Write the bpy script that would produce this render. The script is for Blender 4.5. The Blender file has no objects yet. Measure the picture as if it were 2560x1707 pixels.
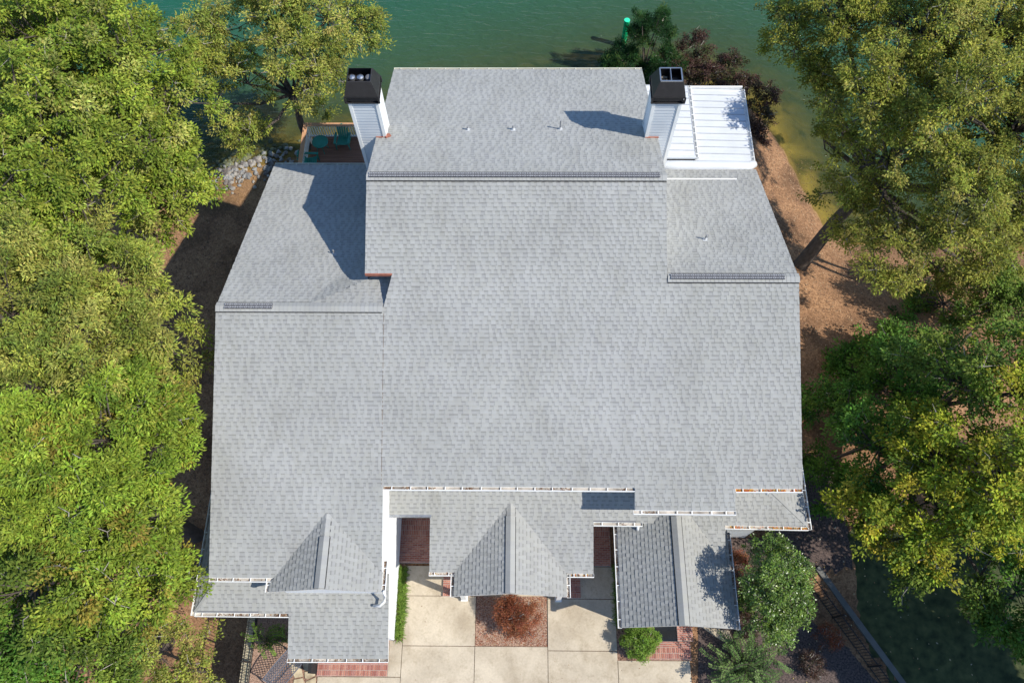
import bpy, bmesh, math, random
import numpy as np
from mathutils import Vector, Matrix

random.seed(7)
RNG = np.random.default_rng(11)
SC = bpy.context.scene
COL = SC.collection

# ------------------------------------------------------------------ camera
F_PX, TILT, ROLL, YAW, CZ = 1964.11, 0.4251, 0.0187, -0.0243, 32.0
def _rz(a, v):
    c, s = math.cos(a), math.sin(a)
    return np.array([c*v[0]-s*v[1], s*v[0]+c*v[1], v[2]])
_u = np.array([1., 0, 0]); _v = np.array([0, math.cos(TILT), math.sin(TILT)]); _d = np.array([0, math.sin(TILT), -math.cos(TILT)])
CU = _rz(-YAW, math.cos(ROLL)*_u - math.sin(ROLL)*_v)
CV = _rz(-YAW, math.sin(ROLL)*_u + math.cos(ROLL)*_v)
CD = _rz(-YAW, _d)
cam_d = bpy.data.cameras.new('camera'); cam = bpy.data.objects.new('camera', cam_d); COL.objects.link(cam)
cam.matrix_world = Matrix(((CU[0], CV[0], -CD[0], 0), (CU[1], CV[1], -CD[1], 0), (CU[2], CV[2], -CD[2], CZ), (0, 0, 0, 1)))
cam_d.sensor_width = 36.0; cam_d.lens = 36.0*F_PX/2560.0; cam_d.clip_end = 3000; cam_d.clip_start = .1
SC.camera = cam
def at(px, py, z):
    """survey helper: the point at height z on the sight line of a photo pixel"""
    r = CD + CU*(px-1280)/F_PX + CV*(853.5-py)/F_PX
    k = (z-CZ)/r[2]
    return np.array([r[0]*k, r[1]*k, z])

# ------------------------------------------------------------------ world, sun, exposure
SUN_AZ, SUN_EL = math.radians(-20.0), math.radians(47.0)
SD = np.array([math.cos(SUN_AZ)*math.cos(SUN_EL), math.sin(SUN_AZ)*math.cos(SUN_EL), math.sin(SUN_EL)])
W = bpy.data.worlds.new('World'); SC.world = W; W.use_nodes = True
nt = W.node_tree; nt.nodes.clear()
wo = nt.nodes.new('ShaderNodeOutputWorld'); bg = nt.nodes.new('ShaderNodeBackground'); sky = nt.nodes.new('ShaderNodeTexSky')
sky.sky_type = 'NISHITA'; sky.sun_disc = False; sky.sun_elevation = SUN_EL; sky.sun_rotation = math.radians(90)-SUN_AZ
sky.air_density = 1.0; sky.dust_density = .1; sky.ozone_density = 6.0
bg.inputs['Strength'].default_value = 0.15
nt.links.new(sky.outputs[0], bg.inputs[0]); nt.links.new(bg.outputs[0], wo.inputs[0])
sun_d = bpy.data.lights.new('sun', 'SUN'); sun_d.energy = 4.5; sun_d.angle = math.radians(.53); sun_d.color = (1, .955, .87)
sun = bpy.data.objects.new('sun', sun_d); COL.objects.link(sun); sun.location = (60, -23, 60)
sun.rotation_euler = Vector(-SD).to_track_quat('-Z', 'Y').to_euler()
SC.view_settings.view_transform = 'Standard'; SC.view_settings.look = 'None'; SC.view_settings.gamma = 1
SC.view_settings.use_curve_mapping = False; SC.view_settings.exposure = 0.33
SC.render.engine = 'CYCLES'
SC.cycles.max_bounces = 5; SC.cycles.diffuse_bounces = 3; SC.cycles.glossy_bounces = 2; SC.cycles.transparent_max_bounces = 8; SC.cycles.use_denoising = True

# ------------------------------------------------------------------ materials
MATS = {}
def mat(name, col, var=.12, scale=4., rough=.7, bump=0., bscale=40., metal=0., spec=.4, attr=None, transl=0., col2=None, detail=4, stretch=None, stain=None):
    if name in MATS: return MATS[name]
    m = bpy.data.materials.new(name); m.use_nodes = True; t = m.node_tree; N = t.nodes; L = t.links
    b = N['Principled BSDF']; out = N['Material Output']
    b.inputs['Roughness'].default_value = rough; b.inputs['Metallic'].default_value = metal
    b.inputs['Specular IOR Level'].default_value = spec
    g = N.new('ShaderNodeNewGeometry'); pos = g.outputs['Position']
    if stretch:
        mp = N.new('ShaderNodeMapping'); mp.inputs['Scale'].default_value = stretch; L.new(pos, mp.inputs[0]); pos = mp.outputs[0]
    nz = N.new('ShaderNodeTexNoise'); nz.inputs['Scale'].default_value = scale; nz.inputs['Detail'].default_value = detail
    L.new(pos, nz.inputs['Vector'])
    rp = N.new('ShaderNodeValToRGB'); rp.color_ramp.elements[0].position = .3; rp.color_ramp.elements[1].position = .7
    if attr:
        at_ = N.new('ShaderNodeAttribute'); at_.attribute_name = attr
        rp.color_ramp.elements[0].color = (1-var,)*3+(1,); rp.color_ramp.elements[1].color = (1+var,)*3+(1,)
        mx = N.new('ShaderNodeMix'); mx.data_type = 'RGBA'; mx.blend_type = 'MULTIPLY'; mx.inputs['Factor'].default_value = 1
        L.new(at_.outputs['Color'], mx.inputs['A']); L.new(rp.outputs[0], mx.inputs['B']); cout = mx.outputs['Result']
    else:
        a = np.array(col[:3])*(1-var); c2 = np.array((col2 or col)[:3])*(1+var)
        rp.color_ramp.elements[0].color = (*a, 1); rp.color_ramp.elements[1].color = (*c2, 1); cout = rp.outputs[0]
    L.new(nz.outputs['Fac'], rp.inputs[0])
    for sc_, st_, lo, hi, p0, p1 in (stain or ()):
        mp = N.new('ShaderNodeMapping'); mp.inputs['Scale'].default_value = st_; L.new(g.outputs['Position'], mp.inputs[0])
        n3 = N.new('ShaderNodeTexNoise'); n3.inputs['Scale'].default_value = sc_; n3.inputs['Detail'].default_value = 7; n3.inputs['Roughness'].default_value = .62; L.new(mp.outputs[0], n3.inputs['Vector'])
        r3 = N.new('ShaderNodeValToRGB'); r3.color_ramp.elements[0].position = p0; r3.color_ramp.elements[1].position = p1
        r3.color_ramp.elements[0].color = (*lo, 1); r3.color_ramp.elements[1].color = (*hi, 1); L.new(n3.outputs['Fac'], r3.inputs[0])
        m3 = N.new('ShaderNodeMix'); m3.data_type = 'RGBA'; m3.blend_type = 'MULTIPLY'; m3.inputs['Factor'].default_value = 1
        L.new(cout, m3.inputs['A']); L.new(r3.outputs[0], m3.inputs['B']); cout = m3.outputs['Result']
    L.new(cout, b.inputs['Base Color'])
    if bump:
        n2 = N.new('ShaderNodeTexNoise'); n2.inputs['Scale'].default_value = bscale; n2.inputs['Detail'].default_value = 5
        L.new(pos, n2.inputs['Vector'])
        bp = N.new('ShaderNodeBump'); bp.inputs['Strength'].default_value = bump; bp.inputs['Distance'].default_value = .02
        L.new(n2.outputs['Fac'], bp.inputs['Height']); L.new(bp.outputs[0], b.inputs['Normal'])
    if transl:
        tr = N.new('ShaderNodeBsdfTranslucent'); L.new(cout, tr.inputs['Color'])
        ms = N.new('ShaderNodeMixShader'); ms.inputs[0].default_value = transl
        L.new(b.outputs[0], ms.inputs[1]); L.new(tr.outputs[0], ms.inputs[2]); L.new(ms.outputs[0], out.inputs['Surface'])
    MATS[name] = m
    return m

m_shingle = mat('shingle', (0, 0, 0), .055, .5, .9, .2, 160, attr='Col', spec=.2, detail=6, stain=(
    (.22, (1, .55, 1), (.955, .955, .925), (1.01, 1.01, 1.0), .35, .65), (1.6, (1, .16, 1), (.94, .935, .925), (1.01, 1.01, 1.01), .36, .52)))
m_felt = mat('felt', (.16, .16, .165), .1, 3, .95)
m_cap = mat('ridge_shingle', (.36, .365, .38), .14, 5, .9, .3, 120, spec=.2)
m_trim = mat('white_trim', (.80, .79, .75), .05, 2, .5)
m_cream = mat('cream_trim', (.70, .68, .55), .08, 2, .5)
m_white = mat('white_siding', (.78, .79, .79), .04, 1.5, .55)
m_gray = mat('gray_siding', (.55, .57, .58), .05, 1.5, .6)
m_dark = mat('dark_bronze', (.022, .020, .020), .2, 6, .5, spec=.4)
m_black = mat('black_gap', (.015, .015, .016), .1, 6, .8)
m_galv = mat('galvanised', (.55, .56, .57), .15, 8, .35, metal=.9)
m_copper = mat('copper', (.33, .12, .075), .2, 6, .6)
m_vent = mat('vent_plastic', (.13, .13, .135), .2, 20, .7)
m_ventl = mat('vent_grille', (.42, .42, .43), .1, 20, .7)
m_rib = mat('seam_metal', (.42, .435, .45), .1, 4, .45)
m_metal = mat('white_metal_roof', (.61, .625, .64), .06, 1.2, .38, spec=.5)
m_conc = mat('concrete', (.475, .40, .295), .08, .8, .85, .12, 60, col2=(.56, .48, .36), detail=8, spec=.25, stain=(
    (.55, (1, 1, 1), (.80, .775, .74), (1, 1, 1), .36, .52), (3.5, (1, 1, 1), (.90, .89, .87), (1, 1, 1), .34, .46), (14, (1, 1, 1), (.93, .93, .93), (1.02, 1.02, 1.02), .4, .6)))
m_brick = mat('brick', (0, 0, 0), .2, 25, .85, .3, 90, attr='Col')
m_mortar = mat('mortar', (.46, .39, .34), .15, 30, .95)
m_shademulch = mat('shade_painted_mulch', (.045, .034, .032), .5, 16, .95, .8, 45, col2=(.11, .078, .066), detail=8)  # mulch colour darkened to imitate tree shade
m_mulch = mat('mulch', (.12, .062, .038), .5, 16, .95, .8, 45, col2=(.27, .16, .11), detail=8)
m_redmulch = mat('pine_straw', (.20, .105, .065), .35, 22, .95, .8, 60, col2=(.38, .25, .18), detail=8)
m_lawn = mat('lawn', (.035, .055, .018), .35, 3, .95, .8, 50, col2=(.075, .085, .03), detail=8)
m_bark = mat('bark', (.085, .068, .055), .3, 8, .95, .8, 30, stretch=(1, 1, .3))
m_palebark = mat('pale_bark', (.30, .27, .23), .3, 8, .9, .5, 30)
m_stone = mat('stone', (.30, .28, .25), .4, 5, .9, .5, 20, col2=(.42, .40, .37))
m_flag = mat('flagstone', (.40, .31, .19), .25, 3, .85, .3, 25, col2=(.52, .43, .28))
m_capst = mat('wall_cap', (.42, .36, .24), .2, 5, .9, .3, 30)
m_curb = mat('kerb_concrete', (.15, .145, .13), .15, 3, .9, .3, 30)
m_iron = mat('black_iron', (.02, .02, .021), .1, 5, .45)
m_bench = mat('bench_metal', (.13, .13, .15), .15, 8, .4, spec=.5)
m_deck = mat('deck_board', (.25, .12, .075), .25, 3, .8, .3, 30, stretch=(.2, 6, 1))
m_rail = mat('rail_wood', (.54, .29, .155), .12, 4, .7)
m_green = mat('green_plastic', (.035, .25, .19), .1, 4, .4)
m_marker = mat('green_marker', (.0, .42, .16), .05, 2, .45)
m_glass = mat('dark_glass', (.012, .014, .016), .1, 3, .12, spec=.6)
m_litter = mat('leaf_litter', (0, 0, 0), .2, 30, .9, attr='Col')
m_silt = mat('gutter_silt', (.30, .26, .22), .5, 2.2, .95, .5, 40, col2=(.42, .38, .33))
def leaf_mat(name, transl, rough=.5, spec=.35): return mat(name, (0, 0, 0), .12, 3, rough, attr='Col', transl=transl, spec=spec)
m_leaf = leaf_mat('leaf', .36, .62, .18)
m_gloss = leaf_mat('glossy_leaf', .28, .34, .5)

def ground_material():
    m = bpy.data.materials.new('ground_dirt'); m.use_nodes = True; t = m.node_tree; N = t.nodes; L = t.links; b = N['Principled BSDF']
    b.inputs['Roughness'].default_value = .95; b.inputs['Specular IOR Level'].default_value = .15
    g = N.new('ShaderNodeNewGeometry')
    def noise(s, d, w=0):
        n = N.new('ShaderNodeTexNoise'); n.inputs['Scale'].default_value = s; n.inputs['Detail'].default_value = d; n.inputs['Distortion'].default_value = w
        L.new(g.outputs['Position'], n.inputs['Vector']); return n.outputs['Fac']
    r1 = N.new('ShaderNodeValToRGB'); e = r1.color_ramp.elements
    e[0].position = .32; e[0].color = (.16, .095, .055, 1); e[1].position = .72; e[1].color = (.42, .25, .135, 1)
    x = r1.color_ramp.elements.new(.5); x.color = (.31, .18, .10, 1)
    L.new(noise(.55, 7), r1.inputs[0])
    r2 = N.new('ShaderNodeValToRGB'); e = r2.color_ramp.elements
    e[0].position = .36; e[0].color = (.55, .5, .47, 1); e[1].position = .66; e[1].color = (1.2, 1.15, 1.1, 1)
    L.new(noise(9, 8, 1.2), r2.inputs[0])
    mx = N.new('ShaderNodeMix'); mx.data_type = 'RGBA'; mx.blend_type = 'MULTIPLY'; mx.inputs['Factor'].default_value = 1
    L.new(r1.outputs[0], mx.inputs['A']); L.new(r2.outputs[0], mx.inputs['B'])
    # lake bed: below the water line silt and algae
    sx = N.new('ShaderNodeSeparateXYZ'); L.new(g.outputs['Position'], sx.inputs[0])
    mr = N.new('ShaderNodeMapRange'); mr.inputs['From Min'].default_value = -2.42; mr.inputs['From Max'].default_value = -2.62
    L.new(sx.outputs['Z'], mr.inputs['Value'])
    r3 = N.new('ShaderNodeValToRGB'); e = r3.color_ramp.elements
    e[0].position = .36; e[0].color = (.10, .085, .04, 1); e[1].position = .66; e[1].color = (.40, .27, .085, 1)
    L.new(noise(.8, 9, .6), r3.inputs[0])
    m2 = N.new('ShaderNodeMix'); m2.data_type = 'RGBA'
    L.new(mr.outputs[0], m2.inputs['Factor']); L.new(mx.outputs['Result'], m2.inputs['A']); L.new(r3.outputs[0], m2.inputs['B'])
    L.new(m2.outputs['Result'], b.inputs['Base Color'])
    bp = N.new('ShaderNodeBump'); bp.inputs['Strength'].default_value = .7; bp.inputs['Distance'].default_value = .04
    L.new(noise(14, 8, .8), bp.inputs['Height']); L.new(bp.outputs[0], b.inputs['Normal'])
    return m
def water_material():
    m = bpy.data.materials.new('lake_water'); m.use_nodes = True; t = m.node_tree; N = t.nodes; L = t.links; b = N['Principled BSDF']; out = N['Material Output']
    b.inputs['Roughness'].default_value = .09; b.inputs['IOR'].default_value = 1.333
    g = N.new('ShaderNodeNewGeometry')
    n = N.new('ShaderNodeTexNoise'); n.inputs['Scale'].default_value = .12; n.inputs['Detail'].default_value = 4; L.new(g.outputs['Position'], n.inputs['Vector'])
    r = N.new('ShaderNodeValToRGB'); e = r.color_ramp.elements
    e[0].position = .3; e[0].color = (.010, .090, .056, 1); e[1].position = .7; e[1].color = (.016, .108, .064, 1); L.new(n.outputs['Fac'], r.inputs[0])
    a = N.new('ShaderNodeAttribute'); a.attribute_name = 'depth'
    mr = N.new('ShaderNodeMapRange'); mr.inputs['From Min'].default_value = 0; mr.inputs['From Max'].default_value = 5.0; L.new(a.outputs['Fac'], mr.inputs['Value'])
    mx = N.new('ShaderNodeMix'); mx.data_type = 'RGBA'; mx.inputs['A'].default_value = (.07, .085, .03, 1); L.new(r.outputs[0], mx.inputs['B'])
    sq = N.new('ShaderNodeMath'); sq.operation = 'POWER'; sq.inputs[1].default_value = .6; L.new(mr.outputs[0], sq.inputs[0]); L.new(sq.outputs[0], mx.inputs['Factor'])
    L.new(mx.outputs['Result'], b.inputs['Base Color'])
    mp = N.new('ShaderNodeMapping'); mp.inputs['Scale'].default_value = (.55, 1.5, 1); mp.inputs['Rotation'].default_value = (0, 0, .45); L.new(g.outputs['Position'], mp.inputs[0])
    w = N.new('ShaderNodeTexNoise'); w.inputs['Scale'].default_value = 2.2; w.inputs['Detail'].default_value = 6; w.inputs['Distortion'].default_value = .7; L.new(mp.outputs[0], w.inputs['Vector'])
    bp = N.new('ShaderNodeBump'); bp.inputs['Strength'].default_value = .9; bp.inputs['Distance'].default_value = .12; L.new(w.outputs['Fac'], bp.inputs['Height']); L.new(bp.outputs[0], b.inputs['Normal'])
    tr = N.new('ShaderNodeBsdfTransparent'); tr.inputs['Color'].default_value = (.85, .88, .7, 1)
    mu = N.new('ShaderNodeMath'); mu.operation = 'MULTIPLY'; mu.inputs[1].default_value = -1.15; L.new(a.outputs['Fac'], mu.inputs[0])
    ex = N.new('ShaderNodeMath'); ex.operation = 'EXPONENT'; L.new(mu.outputs[0], ex.inputs[0])
    ms = N.new('ShaderNodeMixShader'); L.new(ex.outputs[0], ms.inputs[0]); L.new(b.outputs[0], ms.inputs[1]); L.new(tr.outputs[0], ms.inputs[2])
    L.new(ms.outputs[0], out.inputs['Surface'])
    return m

# ------------------------------------------------------------------ mesh helpers
class MB:
    """collects polygons (with an optional colour per polygon), builds ONE mesh object"""
    def __init__(s): s.v = []; s.f = []; s.c = []
    def poly(s, pts, c=None):
        i = len(s.v); s.v += [tuple(p) for p in pts]; s.f.append(tuple(range(i, i+len(pts)))); s.c.append(c)
    def hexa(s, p, c=None):
        i = len(s.v); s.v += [tuple(q) for q in p]
        for f in ((3, 2, 1, 0), (4, 5, 6, 7), (0, 1, 5, 4), (1, 2, 6, 5), (2, 3, 7, 6), (3, 0, 4, 7)):
            s.f.append(tuple(i+k for k in f)); s.c.append(c)
    def box(s, a, b, c=None):
        x0, y0, z0 = a; x1, y1, z1 = b
        s.hexa([(x0, y0, z0), (x1, y0, z0), (x1, y1, z0), (x0, y1, z0), (x0, y0, z1), (x1, y0, z1), (x1, y1, z1), (x0, y1, z1)], c)
    def bar(s, p, q, w, h, up=(0, 0, 1), c=None):
        p = np.array(p, float); q = np.array(q, float); d = q-p; d /= np.linalg.norm(d); up = np.array(up, float)
        a = np.cross(d, up); n = np.linalg.norm(a)
        if n < 1e-5: a = np.cross(d, (1, 0, 0)); n = np.linalg.norm(a)
        a = a/n*w/2; b = np.cross(a, d); b = b/np.linalg.norm(b)*h/2
        s.hexa([p-a-b, p+a-b, q+a-b, q-a-b, p-a+b, p+a+b, q+a+b, q-a+b], c)
    def tube(s, pts, rad, n=6, cap=True, c=None):
        pts = [np.array(p, float) for p in pts]; rings = []
        for k, p in enumerate(pts):
            d = pts[min(k+1, len(pts)-1)]-pts[max(k-1, 0)]; d = d/(np.linalg.norm(d)+1e-9)
            a = np.cross(d, (0, 0, 1)) if abs(d[2]) < .9 else np.cross(d, (1, 0, 0)); a /= np.linalg.norm(a); b = np.cross(d, a)
            r = rad[k] if hasattr(rad, '__len__') else rad
            i = len(s.v); s.v += [tuple(p+r*(a*math.cos(2*math.pi*j/n)+b*math.sin(2*math.pi*j/n))) for j in range(n)]; rings.append(i)
        for k in range(len(rings)-1):
            for j in range(n):
                s.f.append((rings[k]+j, rings[k]+(j+1) % n, rings[k+1]+(j+1) % n, rings[k+1]+j)); s.c.append(c)
        if cap:
            s.f.append(tuple(rings[0]+j for j in range(n))[::-1]); s.c.append(c); s.f.append(tuple(rings[-1]+j for j in range(n))); s.c.append(c)
    def mesh(s, name, m, smooth=False):
        me = bpy.data.meshes.new(name); me.from_pydata(s.v, [], s.f)
        if any(x is not None for x in s.c):
            at_ = me.attributes.new('Col', 'FLOAT_COLOR', 'FACE')
            at_.data.foreach_set('color', np.array([[*(x or (.3, .3, .3)), 1] for x in s.c], dtype=np.float32).ravel())
        me.materials.append(m)
        if smooth: me.polygons.foreach_set('use_smooth', [True]*len(me.polygons))
        me.update(); return me
    def build(s, name, m, parent=None, smooth=False):
        return link(name, s.mesh(name, m, smooth), parent)
def link(name, me, parent=None, loc=None, rz=None):
    o = bpy.data.objects.new(name, me); COL.objects.link(o)
    if parent is not None: o.parent = parent
    if loc is not None: o.location = loc
    if rz is not None: o.rotation_euler = (0, 0, rz)
    return o
def tag(o, label=None, cat=None, group=None, kind=None):
    if label: o['label'] = label
    if cat: o['category'] = cat
    if group: o['group'] = group
    if kind: o['kind'] = kind
    return o
def thing(name, label, cat, group=None, loc=(0, 0, 0)):
    o = bpy.data.objects.new(name, None); COL.objects.link(o); o.location = loc; o.empty_display_size = .2
    return tag(o, label, cat, group)
def box(name, a, b, m, parent=None):
    q = MB(); q.box(a, b); return q.build(name, m, parent)
def quads_obj(name, V, C, m, parent=None):
    """V (n,4,3) free quads with a colour per quad: one mesh made fast"""
    n = len(V); me = bpy.data.meshes.new(name)
    me.vertices.add(4*n); me.vertices.foreach_set('co', np.ascontiguousarray(V, dtype=np.float32).ravel())
    me.loops.add(4*n); me.loops.foreach_set('vertex_index', np.arange(4*n, dtype=np.int32))
    me.polygons.add(n); me.polygons.foreach_set('loop_start', np.arange(0, 4*n, 4, dtype=np.int32))
    try: me.polygons.foreach_set('loop_total', np.full(n, 4, dtype=np.int32))
    except Exception: pass
    a = me.attributes.new('Col', 'FLOAT_COLOR', 'FACE')
    a.data.foreach_set('color', np.concatenate([C, np.ones((n, 1))], 1).astype(np.float32).ravel())
    me.materials.append(m); me.update(calc_edges=True)
    return link(name, me, parent)

# ------------------------------------------------------------------ terrain and lake
LAKE = -2.5
SHORE = np.array([(-300, 30), (-60, 24), (-30, 25), (-20, 24.5), (-15.9, 25.5), (-13.2, 26.7), (-10, 27.3), (-5, 28.8), (0, 30), (5, 31.2), (9, 32), (11.5, 31), (12.6, 30),
                  (13.3, 29.05), (14.2, 26.9), (14.9, 24.3), (15.6, 22.1), (16.6, 21.1), (23, 20.9), (40, 19), (300, 15)], float)
def shore_dist(X, Y):
    d = np.full(X.shape, 1e9)
    for (x0, y0), (x1, y1) in zip(SHORE[:-1], SHORE[1:]):
        vx, vy = x1-x0, y1-y0; t = np.clip(((X-x0)*vx+(Y-y0)*vy)/(vx*vx+vy*vy), 0, 1)
        d = np.minimum(d, np.hypot(X-x0-t*vx, Y-y0-t*vy))
    return np.where(Y > np.interp(X, SHORE[:, 0], SHORE[:, 1]), d, -d)     # positive on the lake side
def terrain(X, Y):
    X = np.asarray(X, float); Y = np.asarray(Y, float)
    d = shore_dist(X, Y)
    wob = .10*np.sin(X*.9+1.3*np.sin(Y*.7))*np.cos(Y*.8)+.05*np.sin(2.3*X+Y*1.9)
    land = LAKE + 2.5*(1-np.exp(-np.maximum(-d, 0)*.22))*1.06
    land = np.minimum(land, 0)
    k = np.clip((np.abs(X)-9.5)/4, 0, 1)
    land = land + wob*np.clip(-d/3, 0, 1)*np.clip(k+np.clip((Y-20)/4, 0, 1), 0, 1)
    left = np.clip((-X-10.2)/.6, 0, 1); left = left*left*(3-2*left)
    land = np.maximum(land - 3.0*left, np.minimum(land, LAKE+.03*np.clip(-d, 0, 12)))
    lake = LAKE - np.minimum(np.maximum(d, 0)*.26+.02*np.maximum(d, 0)**1.5, 7)+wob*.6*np.clip(d/1.5, 0, 1)
    z = np.where(d > 0, lake, land)
    inside = (np.abs(X) < 11) & (Y < 12) & (X > -10.5)
    return np.where(inside, np.minimum(z, -.012), z-.012)
def tz(x, y): return float(terrain(np.array([x]), np.array([y]))[0])
def grid(xs, ys, zfun, name, m, kind='structure'):
    X, Y = np.meshgrid(xs, ys); Z = zfun(X, Y); n, k = X.shape
    me = bpy.data.meshes.new(name); me.vertices.add(n*k); me.vertices.foreach_set('co', np.stack([X, Y, Z], -1).astype(np.float32).ravel())
    i = np.arange(n*k).reshape(n, k); q = np.stack([i[:-1, :-1], i[:-1, 1:], i[1:, 1:], i[1:, :-1]], -1).reshape(-1, 4); nf = len(q)
    me.loops.add(4*nf); me.loops.foreach_set('vertex_index', q.astype(np.int32).ravel()); me.polygons.add(nf)
    me.polygons.foreach_set('loop_start', np.arange(0, 4*nf, 4, dtype=np.int32))
    try: me.polygons.foreach_set('loop_total', np.full(nf, 4, dtype=np.int32))
    except Exception: pass
    me.polygons.foreach_set('use_smooth', np.ones(nf, dtype=bool))
    me.materials.append(m); me.update(calc_edges=True)
    return tag(link(name, me), kind=kind), X, Y, Z
gx = np.concatenate([[-300, -180, -110, -70, -48], np.arange(-36, 36.01, .4), [48, 70, 110, 180, 300]])
gy = np.concatenate([[-200, -120, -70, -40, -25, -16], np.arange(-10, 48.01, .4), [56, 70, 100, 160, 260, 400]])
grid(gx, gy, terrain, 'ground', ground_material())
wx = np.concatenate([[-300, -180, -110, -70, -48], np.arange(-36, 36.01, .5), [48, 70, 110, 180, 300]])
wy = np.concatenate([np.arange(14, 48.01, .5), [56, 70, 100, 160, 260, 400]])
wobj, X, Y, Z = grid(wx, wy, lambda X, Y: np.full(X.shape, LAKE), 'lake_water', water_material())
dep = np.maximum(LAKE-terrain(X, Y), 0)
wobj.data.attributes.new('depth', 'FLOAT', 'POINT').data.foreach_set('value', dep.astype(np.float32).ravel())

# flat sheets on the ground ------------------------------------------------
def sheet(name, pts, z, m, thick=.0, parent=None, kind='structure'):
    q = MB(); top = [(x, y, z) for x, y in pts]
    q.poly(top)
    if thick:
        bot = [(x, y, z-thick) for x, y in pts]; n = len(pts)
        for i in range(n): q.poly([top[i], bot[i], bot[(i+1) % n], top[(i+1) % n]])
    o = q.build(name, m, parent)
    if kind: o['kind'] = kind
    return o
def px_poly(pp, z=0): return [tuple(at(a, b, z)[:2]) for a, b in pp]

# driveway: a gravel bed with poured slabs, joints between them
drv = sheet('driveway', [(-4.42, -3.5), (4.62, -3.5), (4.62, 4.72), (-4.42, 4.72)], -.006, m_mulch)
def slab(x0, y0, x1, y1, dy=0, parent=drv, z=.05):
    g = .011; q = MB()
    p = [(x0+g, y0+g), (x1-g, y0+g-dy), (x1-g, y1-g-dy), (x0+g, y1-g)]
    q.hexa([(a, b, -.08) for a, b in p]+[(a, b, z) for a, b in p]); o = q.build('concrete_slab', m_conc, parent); return o
XA, XB, XC, XD = -4.43, -1.67, 1.10, 3.73
slab(XA, 3.58, XB, 4.72); slab(XB, 3.58, XC, 4.72); slab(XC, 3.50, XD, 4.72)
slab(XA, 1.76, XB, 3.58); slab(XC, 1.62, XD, 3.50)
slab(XA, -.6, XB, 1.76); slab(XB, -.6, XC, 1.76); slab(XC, -.6, XD, 1.62)
slab(XA, -3.4, XB, -.6); slab(XB, -3.4, XC, -.6); slab(XC, -3.4, XD, -.6)
slab(XD, -1.6, 6.45, 1.30); slab(XD, -3.4, 6.45, -1.6)
slab(-7.55, -.4, XA, .66); slab(-4.93, .66, XA, 1.95); slab(-7.55, -3.4, XA, -.4)
tag(sheet('mulch_or_shade_sheet', [(XB+.01, 1.77), (XC-.01, 1.77), (XC-.01, 3.6), (XB+.01, 3.6)], .012, m_redmulch), kind='structure')
sheet('mulch_or_shade_sheet', [(-4.95, 1.94), (-4.43, 1.94), (-4.43, 4.82), (-4.95, 4.82)], .02, m_mulch)
sheet('mulch_or_shade_sheet', [(3.72, 1.3), (4.72, 1.3), (4.4, 2.6), (4.2, 5.3), (3.72, 5.3)], .03, m_mulch)
sheet('mulch_or_shade_sheet', [(-10.1, -2), (-7.0, -2), (-7.0, 3.1), (-10.1, 3.1)], .004, m_redmulch)
sheet('mulch_or_shade_sheet', [(6.45, -2.0), (8.5, -2.0), (13.9, .55), (11.5, 3.9), (10.4, 5.9), (7.2, 5.9)], .006, m_shademulch)  # bed in the darkened mulch, tree shade painted into its colour
grid(np.arange(9.1, 14.6, .4), np.arange(3.2, 10.6, .4), lambda X, Y: terrain(X, Y)+.012-.2*((X-11.6)/2.6)**6-.2*(np.abs(Y-6.8)/3.6)**6, 'mulch_or_shade_sheet', m_shademulch)  # dark sheet over bare ground, painting in the shade beside the house
# lawn with slope at the lower right
tag(grid(np.arange(11.3, 40, .5), np.arange(-14, 9, .5), lambda X, Y: np.where((Y-.6) > -(X-13.7)*1.33, terrain(X, Y)+.02-.25*np.clip((Y-6)/3, 0, 1)-.3*np.clip((13.2-X)/1.5, 0, 1), -.3), 'lawn', m_lawn)[0], kind='structure')

# ------------------------------------------------------------------ bricks
BRICKC = [(.38, .15, .10), (.44, .19, .13), (.33, .125, .09), (.48, .24, .17), (.39, .175, .135)]
brick_mesh = {}
def brick(w, d, h, k):
    key = (round(w, 3), round(d, 3), k)
    if key not in brick_mesh:
        q = MB(); b = .006
        q.hexa([(-w/2, -d/2, 0), (w/2, -d/2, 0), (w/2, d/2, 0), (-w/2, d/2, 0), (-w/2+b, -d/2+b, h), (w/2-b, -d/2+b, h), (w/2-b, d/2-b, h), (-w/2+b, d/2-b, h)], BRICKC[k])
        brick_mesh[key] = q.mesh('brick', m_brick)
    return brick_mesh[key]
def pave(parent, x0, y0, x1, y1, z, soldier=(), lim=300):
    """running bond pavers; soldier = list of (ya, yb) bands laid upright"""
    y = y1; n = 0; row = 0; rest = MB()
    bands = sorted(soldier, reverse=True)
    while y > y0+.02:
        sol = any(a < y-.03 < b for a, b in bands)
        dd = .2 if sol else .072
        ww = .072 if sol else .2
        dd_ = min(dd, y-y0); x = x0 - (row % 2)*ww*.5*(0 if sol else 1)
        while x < x1-.01:
            xa, xb = max(x, x0), min(x+ww, x1)
            if xb-xa > .02:
                k = random.randrange(5)
                if n < lim: link('brick', brick(round(xb-xa-.01, 3), dd_-.01, .03, k), parent, ((xa+xb)/2, y-dd_/2, z+random.uniform(-.002, .002))); n += 1
                else: rest.box((xa+.005, y-dd_+.005, z), (xb-.005, y-.005, z+.03), BRICKC[k])
            x += ww
        y -= dd_; row += 1
    if rest.v: tag(rest.build('bricks', m_brick, parent), kind='stuff')

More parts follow.
